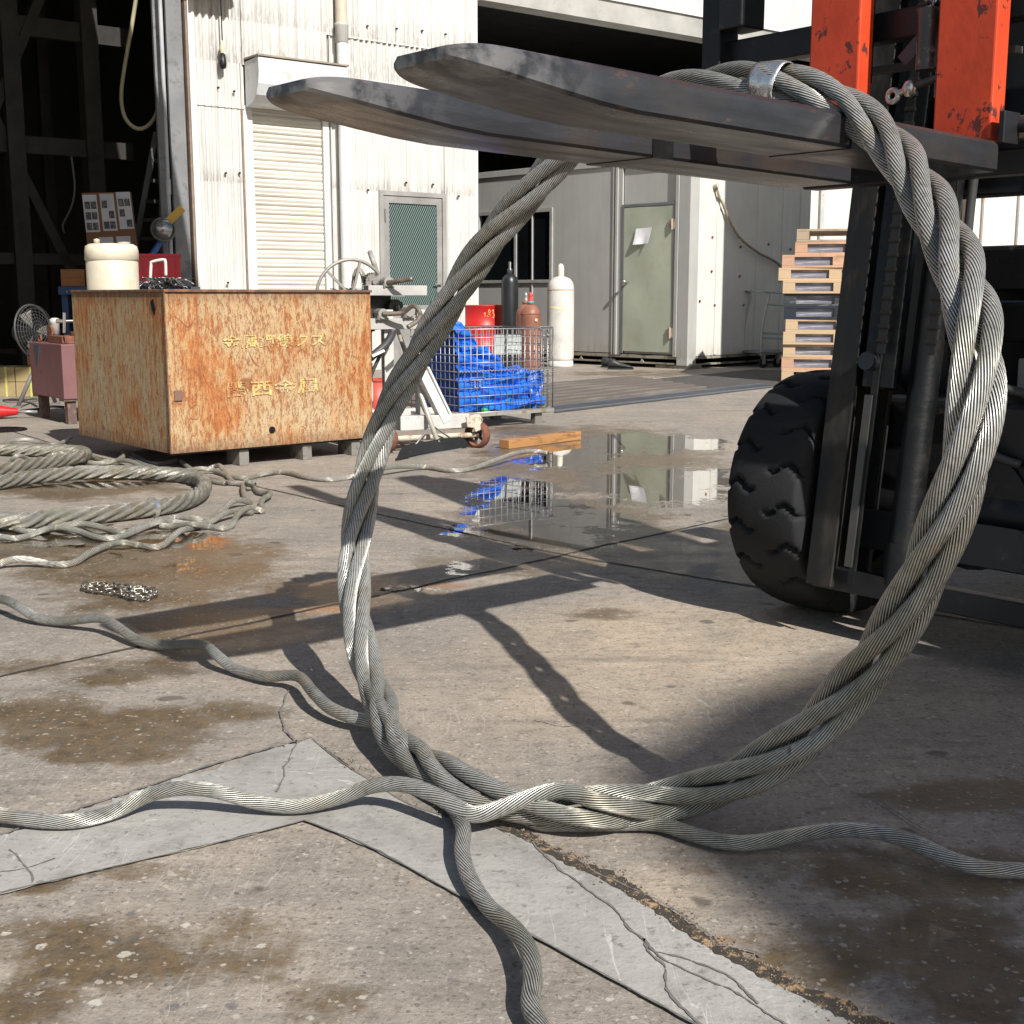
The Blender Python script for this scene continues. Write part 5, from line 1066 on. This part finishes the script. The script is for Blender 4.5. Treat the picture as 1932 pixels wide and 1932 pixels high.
# ------------------------------------------------------------------ gas cylinders and drum
def cyl_thing(name, loc, label, cat, prof, mat, parts, group=None):
    t = thing(name, loc, 0, label, cat, group); mb = MB(); mb.lathe(prof, 40); mb.build('cylinder_body', mat, t)
    for nm, pr, mt in parts: mb = MB(); mb.lathe(pr, 24); mb.build(nm, mt, t)
    return t
LPGM = M('lpg_white', (.60, .585, .54), .5, 0, (.42, .25, .13), 8, .64, .70, bmp=.1)
L0 = G(1057, 692); L0.z = 0
cyl_thing('gas_cylinder', L0, 'tall off-white gas cylinder with rust spots and capped valve in front of the cabin', 'gas cylinder', [(0, .075), (.15, .075), (.163, .10), (.165, .13), (.165, .93), (.160, .985), (.145, 1.03), (.11, 1.07), (.06, 1.09), (.04, 1.095), (0, 1.1)], LPGM,
          [('foot_ring', [(.14, .0), (.160, .0), (.162, .02), (.158, .075), (.14, .08)], LPGM), ('valve_cap', [(.038, 1.09), (.040, 1.10), (.040, 1.19), (.034, 1.225), (.016, 1.245), (0, 1.25)], M('cap_cream', (.62, .60, .48), .5)), ('weld_seam', [(.165, .925), (.168, .93), (.168, .935), (.165, .94)], M('seam_rust', (.4, .3, .2), .7))])
mb = MB(); vs = [];
for k in range(13):
    a = R(-150 + k * 7); vs += [(.1665 * cos(a), .1665 * sin(a), .715 - k * .002), (.1665 * cos(a), .1665 * sin(a), .745 - k * .002)]
mb.add(vs, [(2 * i, 2 * i + 2, 2 * i + 3, 2 * i + 1) for i in range(12)]); o = mb.build('paper_tape', M('tape_cream', (.7, .65, .4), .6), None, fixn=False); o.parent = [x for x in S.objects if x.name == 'gas_cylinder'][0]
BRN = M('acetylene_brown', (.26, .105, .065), .5, 0, (.16, .06, .04), 9, .5, .7)
AC = [(0, 0), (.105, 0), (.112, .02), (.112, .62), (.112, .66), (.10, .70), (.07, .745), (.04, .765), (.03, .77), (0, .77)]
AP = [('neck_ring', [(.03, .77), (.042, .775), (.042, .80), (.03, .805)], M('cap_blue', (.12, .22, .30), .5)), ('valve_cap', [(.03, .80), (.032, .82), (.018, .84), (.026, .86), (.02, .885), (.008, .90), (0, .905)], M('cap_red', (.60, .05, .03), .45)), ('shoulder_weld', [(.112, .655), (.115, .66), (.115, .665), (.112, .67)], BROWNR)]
a1 = P(1001, 600, 14.2); a1.z = 0
ac = cyl_thing('gas_cylinder', a1, 'front brown gas cylinder with a red valve cap and blue neck ring', 'gas cylinder', AC, BRN, AP, 'brown gas cylinders')
mb = MB(); mb.box(.045, .075, -.1125, -.107, .585, .615); mb.build('paper_label', M('label_buff', (.6, .5, .3), .6), ac)
a2 = P(992, 600, 14.6); a2.z = 0
cyl_thing('gas_cylinder', a2, 'brown gas cylinder mostly hidden behind the red-capped brown one', 'gas cylinder', AC, BRN, [(AP[0][0], AP[0][1], BRN), ('valve_cap', AP[1][1], GALV)], 'brown gas cylinders')
a3 = P(962, 560, 15.75); a3.z = 0
cyl_thing('gas_cylinder', a3, 'black gas cylinder in the shade between the drum and the brown cylinders', 'gas cylinder', [(0, 0), (.098, 0), (.104, .02), (.104, 1.02), (.09, 1.08), (.05, 1.12), (.03, 1.13), (0, 1.13)], M('cyl_black', (.015, .017, .02), .35, .1),
          [('cylinder_valve', [(.028, 1.13), (.034, 1.15), (.034, 1.18), (.018, 1.20), (.022, 1.26), (.01, 1.275), (0, 1.28)], M('valve_dark', (.08, .08, .08), .4, .6))])
dr = P(909, 600, 16.1); dr.z = 0
dz = P(909, 575, 16.1).z
DRM = M('drum_red', (.50, .015, .015), .42, 0, (.30, .02, .015), 7, .5, .7)
prf = [(0, 0), (.285, 0), (.295, .01), (.285, .02), (.283, dz * .32), (.295, dz * .34), (.283, dz * .36), (.283, dz * .64), (.295, dz * .66), (.283, dz * .68), (.285, dz - .02), (.295, dz - .01), (.285, dz), (.27, dz - .015), (0, dz - .015)]
dt = thing('oil_drum', dr, 0, 'red steel drum with yellow scrawled marks at the edge of the open bay', 'drum'); mb = MB(); mb.lathe(prf, 48); mb.build('drum_body', DRM, dt)
mb = MB()
def curve_on(a, z): return (.2865 * sin(a), -.2865 * cos(a), z)
for L in ([(.25, .70), (.30, .74), (.34, .71), (.27, .68), (.36, .665)], [(.42, .72), (.50, .735), (.47, .69), (.53, .68), (.50, .63), (.42, .64)], [(.05, .68), (.12, .70), (.10, .64)], [(.2, .66), (.28, .64)]):
    mb.tube(spline([curve_on(a + .05, z * dz / .8 + .0) for a, z in L], .01), .004, 6)
mb.build('chalk_marks', M('chalk_yellow', (.75, .55, .15), .7), dt)

# plank
A1, A2 = G(951, 848), G(1088, 830); pk = thing('timber_plank', A1, 0, 'short weathered orange-brown timber offcut lying at the puddle edge', 'plank')
d = (A2 - A1); mb = MB(); mb.bar((0, .03, .026), (d.x, d.y + .03, .026), .075, .050); mb.build('plank_body', M('wet_timber', (.42, .21, .075), .6, 0, (.13, .065, .03), 9, .5, .62, stretch=(.3, .3, 2)), pk, .003)

# ------------------------------------------------------------------ pallets
WOODS = [M('pallet_pine', (.56, .41, .25), .7, 0, (.42, .27, .15), 6, .5, .7, stretch=(.2, 1, 1)), M('pallet_pink', (.55, .33, .22), .7, 0, (.42, .26, .15), 6), M('pallet_grey', (.42, .33, .23), .75, 0, (.28, .21, .15), 6)]
PLD = M('pallet_wrapped_dark', (.05, .055, .06), .25, 0, (.16, .15, .17), 14, .5, .6, stretch=(.15, 1, 1)); PLB = M('pallet_blue_black', (.03, .035, .05), .3, 0, (.10, .10, .12), 14, .55, .65, stretch=(.15, 1, 1))
WRAP = M('stretch_wrap', (.20, .20, .24), .2, 0, (.42, .42, .46), 16, .52, .6, stretch=(.12, .12, 1.5), bmp=.5, bs=20)
def pallet(mat, wrapped):
    t = bpy.data.objects.new('pallet', None); COL.objects.link(t)
    mb = MB()
    for k in range(3): mb.box(k * .49, k * .49 + .12, 0, 1.1, .022, .10)
    mb.build('stringers', mat, t, .002)
    mb = MB()
    for k in range(7): mb.box(0, 1.1, k * .163, k * .163 + .12, .101, .122)
    mb.build('top_boards', mat, t, .002); mb = MB()
    for k in range(4): mb.box(0, 1.1, k * .325, k * .325 + .12, 0, .021)
    mb.build('bottom_boards', mat, t, .002)
    if wrapped: mb = MB(); mb.box(.12, 1.09, .03, 1.08, .024, .099); mb.build('wrapped_goods', WRAP, t)
    return t
stk = P(1470, 709, 12.9); stk.z = 0; rzp = R(-13)
LAB = ['weathered pale pallet at the bottom of the stack beside the cabin', 'second pallet from the floor, pinkish boards', 'third pallet from the floor, dark wrapped goods inside', 'fourth pallet from the floor, pale pine with three notches', 'fifth pallet from the floor, pale pine front',
       'dark blue-black wrapped pallet near the middle of the stack', 'dark wrapped pallet just above the blue-black one', 'light pallet directly on top of the two dark ones', 'pallet pushed out farthest to the left in the stack', 'pallet third from the top, pushed slightly left', 'pallet second from the top, with reddish blocks', 'weathered empty pallet on top of the stack']
spec = [(0, 0, 0), (1, 1, 0), (0, 1, .01), (0, 1, 0), (0, 1, .02), (4, 1, .0), (3, 1, .0), (0, 1, -.02), (0, 1, -.06), (1, 1, -.03), (1, 1, .10), (2, 0, .11)]
ztopp = P(1480, 432, stk.y).z; dzp = ztopp / 12
for k, (mi, wr, dx) in enumerate(spec):
    mt = (WOODS + [PLD, PLB])[mi]; t = pallet(mt, wr); t.location = stk + Vector((dx + .02, random.uniform(-.03, .03), k * dzp)); t.rotation_euler = (0, 0, rzp + random.uniform(-.03, .03)); t.scale = (1, 1, dzp / .1225)
    tag(t, LAB[k], 'pallet', 'pallets stacked beside the cabin')
# label sticker on one pallet
x = [o for o in S.objects if o.get('label') == LAB[10]][0]; mb = MB(); mb.box(.60, .76, -.006, .0, .025, .098); mb.build('red_label', M('label_red', (.55, .03, .06), .5), x)
# trolley
tr = thing('hand_trolley', G(1438, 694), R(15), 'pale green tubular trolley with casters in front of the cabin end', 'trolley'); TG = M('trolley_green', (.40, .45, .42), .5, .2)
mb = MB()
for y in (0, .5):
    mb.tube(spline([(-.02, y, .14), (-.01, y, .5), (.06, y, .86), (.04, y, .90), (-.02, y, .915)], .02), .013, 8)
mb.tube([(-.02, 0, .915), (.5, .02, .88)], .014, 8); mb.tube([(.02, 0, .76), (.5, .0, .74)], .011, 8); mb.tube([(-.01, 0, .42), (.5, 0, .40)], .013, 8); mb.tube([(-.01, 0, .36), (.5, 0, .34)], .011, 8); mb.tube([(-.02, 0, .915), (-.02, .5, .915)], .013, 8)
mb.build('tube_frame', TG, tr); mb = MB(); mb.box(-.04, .9, -.02, .55, .17, .195); mb.build('deck', M('deck_grey', (.2, .2, .19), .6), tr, .004)
for x in (.0, .25):
    w = bpy.data.objects.new('caster', None); COL.objects.link(w); w.parent = tr; w.location = (x, -.02 + x * .5, .055)
    mb = MB(); mb.cyl((0, -.015, 0), (0, .015, 0), .055, n=24); mb.build('caster_wheel', RUBBER, w, .004); mb = MB(); mb.box(-.02, .02, -.022, -.016, -.01, .11); mb.box(-.02, .02, .016, .022, -.01, .11); mb.box(-.025, .025, -.022, .022, .10, .12); mb.build('caster_fork', GALV, w)

# ------------------------------------------------------------------ drain grating with timber plates, darker asphalt beyond
g0, g1 = G(1030, 779), G(1480, 728); e = (g1 - g0).normalized(); nrm = Vector((-e.y, e.x, 0)); Lg = (g1 - g0).length
gt = thing('drain_grating', g0, math.atan2(e.y, e.x), 'long blue-grey steel drain grating strip set in the yard floor', 'grating')
mb = MB(); mb.box(0, Lg, 0, .02, .0, .012); mb.box(0, Lg, .26, .28, .0, .012)
for k in range(int(Lg / .05)): mb.box(k * .05, k * .05 + .014, .02, .26, .0, .009)
mb.build('grating_bars', M('grating_steel', (.20, .22, .25), .45, .5), gt); mb = MB(); mb.box(0, Lg, .02, .26, .0005, .003); mb.build('drain_bed', BLACK2, gt)
for k in range(7):
    pl = thing('cover_plank', g0 + e * (.0 + .02 * k) + nrm * (.33 + k * .21), math.atan2(e.y, e.x), ['plank nearest the drain grating, long and dark', 'second floor plank behind the drain grating', 'third floor plank behind the drain grating', 'middle one of seven dark floor planks behind the grating', 'third from last floor plank behind the grating', 'last floor plank but one behind the grating', 'farthest floor plank behind the grating'][k], 'plank', 'planks laid behind the drain grating')
    mb = MB(); mb.box(-.3, Lg - .9 + .12 * k, 0, .19, .002, .03); mb.build('plank_board', M('grey_board', (.13, .11, .095), .75, 0, (.22, .19, .16), 5, .5, .7, stretch=(.15, 1, 1)), pl, .004)
mb = MB(); vs = [G(u, v, .004) for u, v in ((1046, 733), (1245, 714), (1420, 697), (1560, 700), (1600, 712), (1480, 728), (1046, 779))]; mb.add(vs, [tuple(range(7))]); tag(mb.build('asphalt_apron', M('asphalt_dark', (.06, .056, .052), .8, 0, (.10, .09, .085), 12)), 'darker asphalt by the cabin', None, None, 'structure')
mb = MB(); fm = Matrix.Translation(FO) @ Matrix.Rotation(FR, 4, 'Z'); mb.box(-12, -3.66, .0, 9, .001, .006, fm); mb.box(.06, 9, .8, 9, .001, .006, fm); tag(mb.build('workshop_floor', M('shaded_floor', (.055, .05, .045), .6, 0, (.03, .027, .024), 3), None), 'workshop floor, the bay shade put into its dark colour', None, None, 'structure')  # floor sheets coloured dark to stand for the shade inside the bays

# ------------------------------------------------------------------ things inside and before the left bay
# fluorescent lamps
for i, (a, b_, lab) in enumerate((((155, 130), (184, 119), 'larger twin fluorescent lamp glowing in the dark bay'), ((260, 213), (269, 209), 'smaller distant fluorescent lamp inside the hose loop'))):
    Y = 19 if i == 0 else 23; p = P(*a, Y); q = P(*b_, Y + .6); t = thing('fluorescent_lamp', p, 0, lab, 'lamp', 'fluorescent lamps'); d = q - p
    for k in (0, 1):
        mb = MB(); o_ = Vector((0, 0, -.07 * k)); mb.cyl(o_, o_ + d, .022, n=10); mb.build('lamp_tube', emis('tube_glow', (1, .97, .85), 9), t)
    mb = MB(); mb.bar((0, .04, .03), d + Vector((0, .04, .03)), .10, .04); mb.build('lamp_housing', DARKBEAM, t)
# notice board
nb = thing('notice_board', P(205, 470, 13.6), 0, 'brown board with white photo sheets leaning in the dark bay', 'notice board')
bl = P(168, 480, 13.6); 
mb = MB(); nbq = [P(u, v, 13.6) - nb.location for u, v in ((168, 492), (262, 488), (246, 362), (154, 364))]
vs = nbq + [v + Vector((0, .03, 0)) for v in nbq]; mb.add(vs, [(0, 1, 2, 3), (7, 6, 5, 4), (0, 4, 5, 1), (1, 5, 6, 2), (2, 6, 7, 3), (3, 7, 4, 0)]); mb.build('board', M('board_brown', (.20, .095, .045), .8), nb)
PAP = M('board_paper', (.50, .50, .53), .7); PIC = M('dark_print', (.05, .05, .055), .6, 0, (.22, .21, .2), 40, .5, .6)
def bil(s, t, yo): 
    a = nbq[3].lerp(nbq[2], s); c = nbq[0].lerp(nbq[1], s); r_ = a.lerp(c, t); return r_ + Vector((0, -yo, 0))
def quad(mb, s0, s1, t0, t1, yo): mb.add([bil(s0, t1, yo), bil(s1, t1, yo), bil(s1, t0, yo), bil(s0, t0, yo)], [(0, 1, 2, 3)])
for (s0, t0, nr) in ((.01, .03, 3), (.36, .02, 3), (.70, .0, 3), (.25, .66, 1), (.60, .655, 1)):
    h_ = .55 if nr == 3 else .3
    mb = MB(); quad(mb, s0, s0 + .29, t0, t0 + h_, .008); pg = mb.build('photo_sheet', PAP, nb); mb = MB()
    for r_ in range(nr):
        for c_ in range(2):
            if (r_ + c_ + int(s0 * 10)) % 5 == 4: continue
            quad(mb, s0 + .03 + c_ * .125, s0 + .03 + c_ * .125 + .11, t0 + .10 + r_ * .155, t0 + .10 + r_ * .155 + .11, .011)
    mb.build('photos', PIC, pg)
# step ladder
ld = thing('ladder', P(300, 700, 14.4), 0, 'grey step ladder standing in the dark bay behind the lamp', 'ladder'); ld.location.z = 0; off = ld.location; 
mb = MB(); r0 = P(305, 410, 14.4) - off; r1 = P(311, 250, 14.4) - off; l0 = P(266, 410, 14.2) - off; l1 = P(295, 250, 14.35) - off
mb.bar(r1 + (r0 - r1) * 2.6, r1, .03, .06, (1, 0, 0)); mb.bar(l1 + (l0 - l1) * 2.4, l1, .03, .06, (1, 0, 0)); mb.build('ladder_rails', M('ladder_alu', (.10, .105, .10), .5, .3), ld)
for v in (265, 303, 341, 380, 415, 450): 
    f = (v - 250) / 160; mb = MB(); mb.bar(l1.lerp(l0, f), r1.lerp(r0, f), .08, .035); mb.build('ladder_step', M('ladder_alu', (.10, .105, .10), .5, .3), ld)
# hose loop
mb = MB(); mb.tube(spline([P(u, v, 13.9) for u, v in ((301, -30), (304, 120), (303, 190), (300, 200), (290, 225), (275, 240), (260, 243), (247, 236), (236, 222), (230, 200), (229, 170), (236, 120), (250, 40), (262, -40))], .05), .022, 8); tag(mb.build('hose', M('hose_cream', (.34, .31, .20), .6)), 'thin pale hose hanging in a long loop in the dark bay', 'hose')
mb = MB(); mb.tube(spline([P(u, v, 14.5) for u, v in ((131, 270), (138, 320), (141, 350), (138, 380), (128, 405), (118, 425), (122, 440))], .05), .012, 6); tag(mb.build('hose', M('cable_dim', (.12, .12, .11), .6)), 'dim grey cable curving down beside the notice board', 'cable')
# work lamp
wl = thing('work_lamp', P(308, 433, 13.4), 0, 'round glass work lamp beside the door post on a blue bar', 'lamp')
tilt = Matrix.Rotation(R(-35), 4, 'Z') @ Matrix.Rotation(R(105), 4, 'X')
mb = MB(); mb.lathe([(.0, -.05), (.06, -.045), (.105, -.015), (.115, .0)], 32, M4=tilt.inverted() if False else Matrix.Rotation(R(80), 4, 'X') @ Matrix.Rotation(R(30), 4, 'Y')); gm = M('lamp_glass', (.35, .36, .36), .08, .6, (.1, .1, .1), 10); mb.lathe([(.115, 0), (.09, -.07), (.05, -.105), (0, -.12)], 32, M4=Matrix.Rotation(R(-100), 4, 'X') @ Matrix.Rotation(R(20), 4, 'Y')); mb.build('lamp_glass', gm, wl)
mb = MB(); mb.torus((0, 0, 0), .115, .014, 'z', M4=Matrix.Rotation(R(80), 4, 'X') @ Matrix.Rotation(R(20), 4, 'Y')); mb.build('lamp_ring', M('lamp_ring', (.12, .12, .10), .5), wl)
mb = MB(); mb.bar((.02, .05, .06), (.18, .1, .22), .10, .08); mb.build('lamp_bracket', M('yellow_paint', (.55, .33, .03), .5), wl)
mb = MB(); mb.bar(P(314, 438, 13.5), P(262, 520, 13.3), .05, .05); tag(mb.build('blue_bar', M('bar_blue', (.02, .10, .30), .5)), 'blue steel bar slanting below the work lamp', 'bar')
mb = MB(); mb.bar(P(224, 405 + 75, 14), P(155, 567, 13.8), .04, .06)
o = mb.build('blue_bar', M('bar_blue_dim', (.015, .06, .16), .5)); tag(o, 'blue steel bar slanting left of the cream tank', 'bar')
# red crate with white bent pipe
rc = thing('plastic_crate', P(302, 500, 12.4), R(15), 'red plastic crate behind the bin next to the door post', 'crate'); rw = .42
mb = MB(); h_ = .22; z0 = -.14
mb.box(-.25, .19, 0, .02, z0, z0 + h_); mb.box(-.25, .19, .30, .32, z0, z0 + h_); mb.box(-.25, -.23, .02, .30, z0, z0 + h_); mb.box(.17, .19, .02, .30, z0, z0 + h_); mb.box(-.26, .20, -.012, .33, z0 + h_, z0 + h_ + .025)
for k in range(6): mb.box(-.23 + k * .075, -.22 + k * .075, -.012, 0, z0, z0 + h_)
mb.box(-.25, .19, .0, .32, z0 - .02, z0); mb.build('crate_body', M('crate_red', (.55, .02, .035), .4), rc)
mb = MB(); q = [P(283, 545, 8.3), P(285, 500, 8.3), P(288, 494, 8.3), P(308, 490, 8.3), P(312, 494, 8.3), P(313, 520, 8.3)]; mb.tube(spline(q, .01), .010, 10); tag(mb.build('bent_pipe', M('pipe_pink_white', (.66, .60, .56), .4)), 'thin white bent pipe sticking out of the bin by the red crate', 'pipe')
# shelf with boxes
sh_ = thing('shelf', P(190, 552, 13.0), R(3), 'blue metal shelf edge behind the bin carrying small brown cartons', 'shelf'); mb = MB(); mb.box(-.42, .9, 0, .5, -.02, .06); mb.build('shelf_beam', M('shelf_blue', (.015, .05, .14), .5), sh_); mb = MB()
for k in range(5): mb.box(-.34 + k * .2, -.325 + k * .2, -.004, 0, .0, .02)
mb.build('beam_slots', M('slot_pale', (.3, .3, .3), .6), sh_); mb = MB(); mb.box(-.42, -.36, .1, .16, -1.1, -.02); mb.box(.84, .9, .1, .16, -1.1, -.02); mb.build('shelf_post', M('shelf_blue', (.015, .05, .14), .5), sh_)
CARD = M('cardboard_brown', (.30, .13, .05), .8, 0, (.2, .09, .04), 4)
src = None
for k in range(4):
    t = thing('small_carton', P(190, 552, 13.0) + Vector((-.40 + k * .26, .02, .062)), R(3), ['leftmost small brown carton on the blue shelf', 'small brown carton second from the left on the shelf', 'small brown carton third from the left on the shelf', 'small brown carton on the shelf beside the cream tank'][k], 'carton', 'cartons on the blue shelf')
    mb = MB(); mb.box(0, .235, 0, .3, 0, .17 + .02 * (k % 2)); mb.box(-.003, .238, -.004, .3, .085, .095); mb.build('carton_body', CARD, t, .003)
# floor cartons with yellow straps
for k in range(6):
    cx, r_ = k % 3, k // 3; t = thing('strapped_carton', G(-62, 749) + Vector((cx * .205, .02 * cx, r_ * .128)), R(4), ['%s olive carton with a yellow strap in the %s row by the bay' % (a, b_) for b_ in ('bottom', 'top') for a in ('leftmost', 'middle', 'rightmost')][k], 'carton', 'strapped cartons on the bay floor')
    mb = MB(); mb.box(0, .20, 0, .3, 0, .124); mb.build('carton_body', M('carton_olive', (.33, .25, .12), .8, 0, (.26, .19, .09), 4), t, .003); mb = MB(); mb.box(.12, .137, -.003, .303, -.0, .1265); mb.build('strap', M('strap_yellow', (.5, .5, .12), .5), t)
t = thing('open_carton', G(46, 748) + Vector((.0, .12, .258)), R(10), 'darker brown carton tilted on top of the strapped cartons', 'carton'); mb = MB(); mb.box(0, .16, 0, .2, 0, .14); mb.build('carton_body', CARD, t)
# fan
fn = thing('floor_fan', G(72, 768), 0, 'tall industrial floor fan facing left beside the brown machine box', 'fan'); hc = P(63, 625, 10.0) - fn.location; fr = Matrix.Translation(hc) @ Matrix.Rotation(R(70), 4, 'Z') @ Matrix.Rotation(R(84), 4, 'X')
mb = MB()
for k in range(1, 9): mb.torus((0, 0, .06 - k * .004), .20 * k / 8, .0025, 'z', n=40, m=5, M4=fr)
for k in range(24): a = 2 * pi * k / 24; mb.tube([fr @ Vector((.03 * cos(a), .03 * sin(a), .06)), fr @ Vector((.20 * cos(a), .20 * sin(a), .0))], .002, 5)
mb.torus((0, 0, 0), .203, .009, 'z', n=48, m=8, M4=fr); mb.build('fan_guard', M('fan_grey', (.05, .05, .05), .5), fn)
mb = MB()
for k in range(3):
    a = 2 * pi * k / 3; poly = [fr @ Vector((rr * cos(a + da), rr * sin(a + da), zz)) for rr, da, zz in ((.03, -.2, .01), (.165, -.35, .03), (.175, .25, -.01), (.03, .3, -.01))]; mb.add(poly, [(0, 1, 2, 3)])
mb.build('fan_blade', M('fan_blade', (.25, .24, .21), .5), fn); mb = MB(); mb.cyl(fr @ Vector((0, 0, -.15)), fr @ Vector((0, 0, 0)), .07); mb.build('fan_motor', BLACK, fn)
mb = MB(); c_ = fr @ Vector((0, 0, -.08)); mb.tube([c_, (.02, 0, .35)], .02, 10)
for a, b_ in ((-.12, -.1), (.10, -.2), (.05, .25)): mb.tube([(.02, 0, .36), (a, b_, .01)], .016, 8); mb.box(a - .03, a + .03, b_ - .02, b_ + .02, 0, .02)
mb.build('fan_stand', M('stand_grey', (.16, .15, .14), .6), fn)
# brown machine box
TO = G(124, 802); mbx = thing('machine_box', TO, R(35), 'plum brown steel machine box on short legs left of the scrap bin', 'machine'); 
xL = onp(58, 700, TO, R(-52))[0]; zt_ = onp(117, 650, TO, R(38))[1]
PLUM = M('plum_paint', (.20, .095, .095), .5, 0, (.10, .06, .055), 5, .55, .7); u_ = (cos(R(-77)), sin(R(-77)))
mbx.rotation_euler = (0, 0, R(38))
mb = MB(); dpt = abs(xL); mb.box(0, .5, 0, dpt, .17, zt_); mb.build('casing', PLUM, mbx, .006)
mb = MB(); mb.prism([(dpt - .10, zt_ - .02), (dpt - .22, zt_ - .015), (dpt - .18, zt_ - .12), (dpt - .14, zt_ - .17)], 'x', -.002, 0); mb.build('blue_patch', M('patch_blue', (.06, .075, .11), .6), mbx)
for a, b_ in ((.03, .03), (.40, .03), (.03, dpt - .09), (.40, dpt - .09)): mb = MB(); mb.box(a, a + .06, b_, b_ + .06, 0, .168); mb.box(a - .03, a + .09, b_ - .02, b_ + .08, .155, .17); mb.build('leg', M('leg_rust', (.12, .08, .065), .7, 0, (.22, .12, .08), 25), mbx, .003)
mb = MB()
for a, b_ in ((.06, dpt - .06), (.06, .10), (.4, .1)): mb.torus((a, b_, zt_ + .025), .024, .007, 'x', n=20, m=6)
mb.build('lifting_eye', BROWNR, mbx); mb = MB(); mb.prism([(dpt - .25, zt_), (dpt - .15, zt_), (dpt - .15, zt_ + .09), (dpt - .17, zt_ + .12), (dpt - .23, zt_ + .12), (dpt - .25, zt_ + .09)], 'x', .08, .10); mb.box(.05, .48, .12, dpt - .28, zt_ + .001, zt_ + .05); mb.cyl((.3, .2, zt_ + .05), (.3, .2, zt_ + .075), .16); mb.build('lug_plate', BROWNR, mbx, .003)
tw = thing('socket_wrench', P(120, 612, 8.9), 0, 'chrome T-handle wrench lying across the top of the machine box', 'wrench')
mb = MB(); w0 = P(106, 606, 8.8) - tw.location; w1 = P(206, 604, 9.0) - tw.location; mb.cyl(w0, w1, .009, n=12); mb.cyl(P(121, 590, 8.8) - tw.location, P(121, 628, 8.8) - tw.location, .011, n=12); mb.cyl(w0, w0 + Vector((.05, 0, 0)), .014, n=12); mb.build('wrench_bar', CHROME, tw)
mb = MB(); q = P(104, 616, 8.95); mb.lathe([(0, -.06), (.03, -.06), (.03, .02), (.035, .025), (.035, .05), (.015, .06), (0, .06)], 20, q); tag(mb.build('spray_can', M('can_white', (.5, .5, .46), .4)), 'small pale can behind the wrench on the machine box', 'can')
# red cone lying on its side, hose and manhole
cn = thing('red_horn', G(-6, 792), 0, 'red cone with a thin pipe tip lying on the floor at the left edge', 'cone'); mb = MB(); a = Vector((-.12, 0, .055)); b_ = P(34, 776, 9.0) - cn.location; b_.z = .05; mb.cyl(a, b_, .07, .022, n=28); mb.build('cone_body', M('cone_red', (.55, .02, .02), .35), cn); mb = MB(); mb.tube([b_ - (b_ - a).normalized() * .02, b_ + Vector((.13, .02, -.005))], .012, 10); mb.build('pipe_tip', GALV, cn)
mb = MB(); mb.tube(spline([G(u, v, .015) for u, v in ((34, 776), (60, 773), (80, 771), (95, 767), (120, 768))], .02), .010, 8); tag(mb.build('air_hose', BLACK), 'black hose trailing from the red cone under the machine box', 'hose')
mh = thing('manhole_cover', G(2, 811, .004), 0, 'round iron manhole cover at the left edge', 'manhole cover'); mb = MB(); mb.lathe([(0, .004), (.11, .004), (.115, .006), (.12, .003), (.15, .003), (.155, .006), (.16, .0)], 40); mb.build('cover_disc', BLACK, mh)

# canopy slab added out of view to throw soft shade at lower right
hh_ = 9.0; off = Vector((SD.x, SD.y, 0)) / SD.z * hh_
cpy = thing('added_shade_slab', G(1300, 1500) + off, 0, 'canopy slab added unseen behind the camera to throw soft shade on the lower right floor', 'sunshade')
mb = MB(); L = [G(u, v) + off - cpy.location for u, v in ((1215, 1500), (1440, 1345), (1700, 1255), (2300, 1180), (2600, 1500), (2300, 2100), (1760, 2040), (1560, 1830), (1330, 1640))]
L = [Vector((p.x, p.y, hh_)) for p in L]; n_ = len(L); vs = L + [p + Vector((0, 0, .1)) for p in L]
mb.add(vs, [tuple(range(n_))[::-1], tuple(range(n_, 2 * n_))] + [(k, (k + 1) % n_, n_ + (k + 1) % n_, n_ + k) for k in range(n_)]); mb.build('sunshade_sheet', M('sunshade_sheet', (.3, .3, .29), .7), cpy)
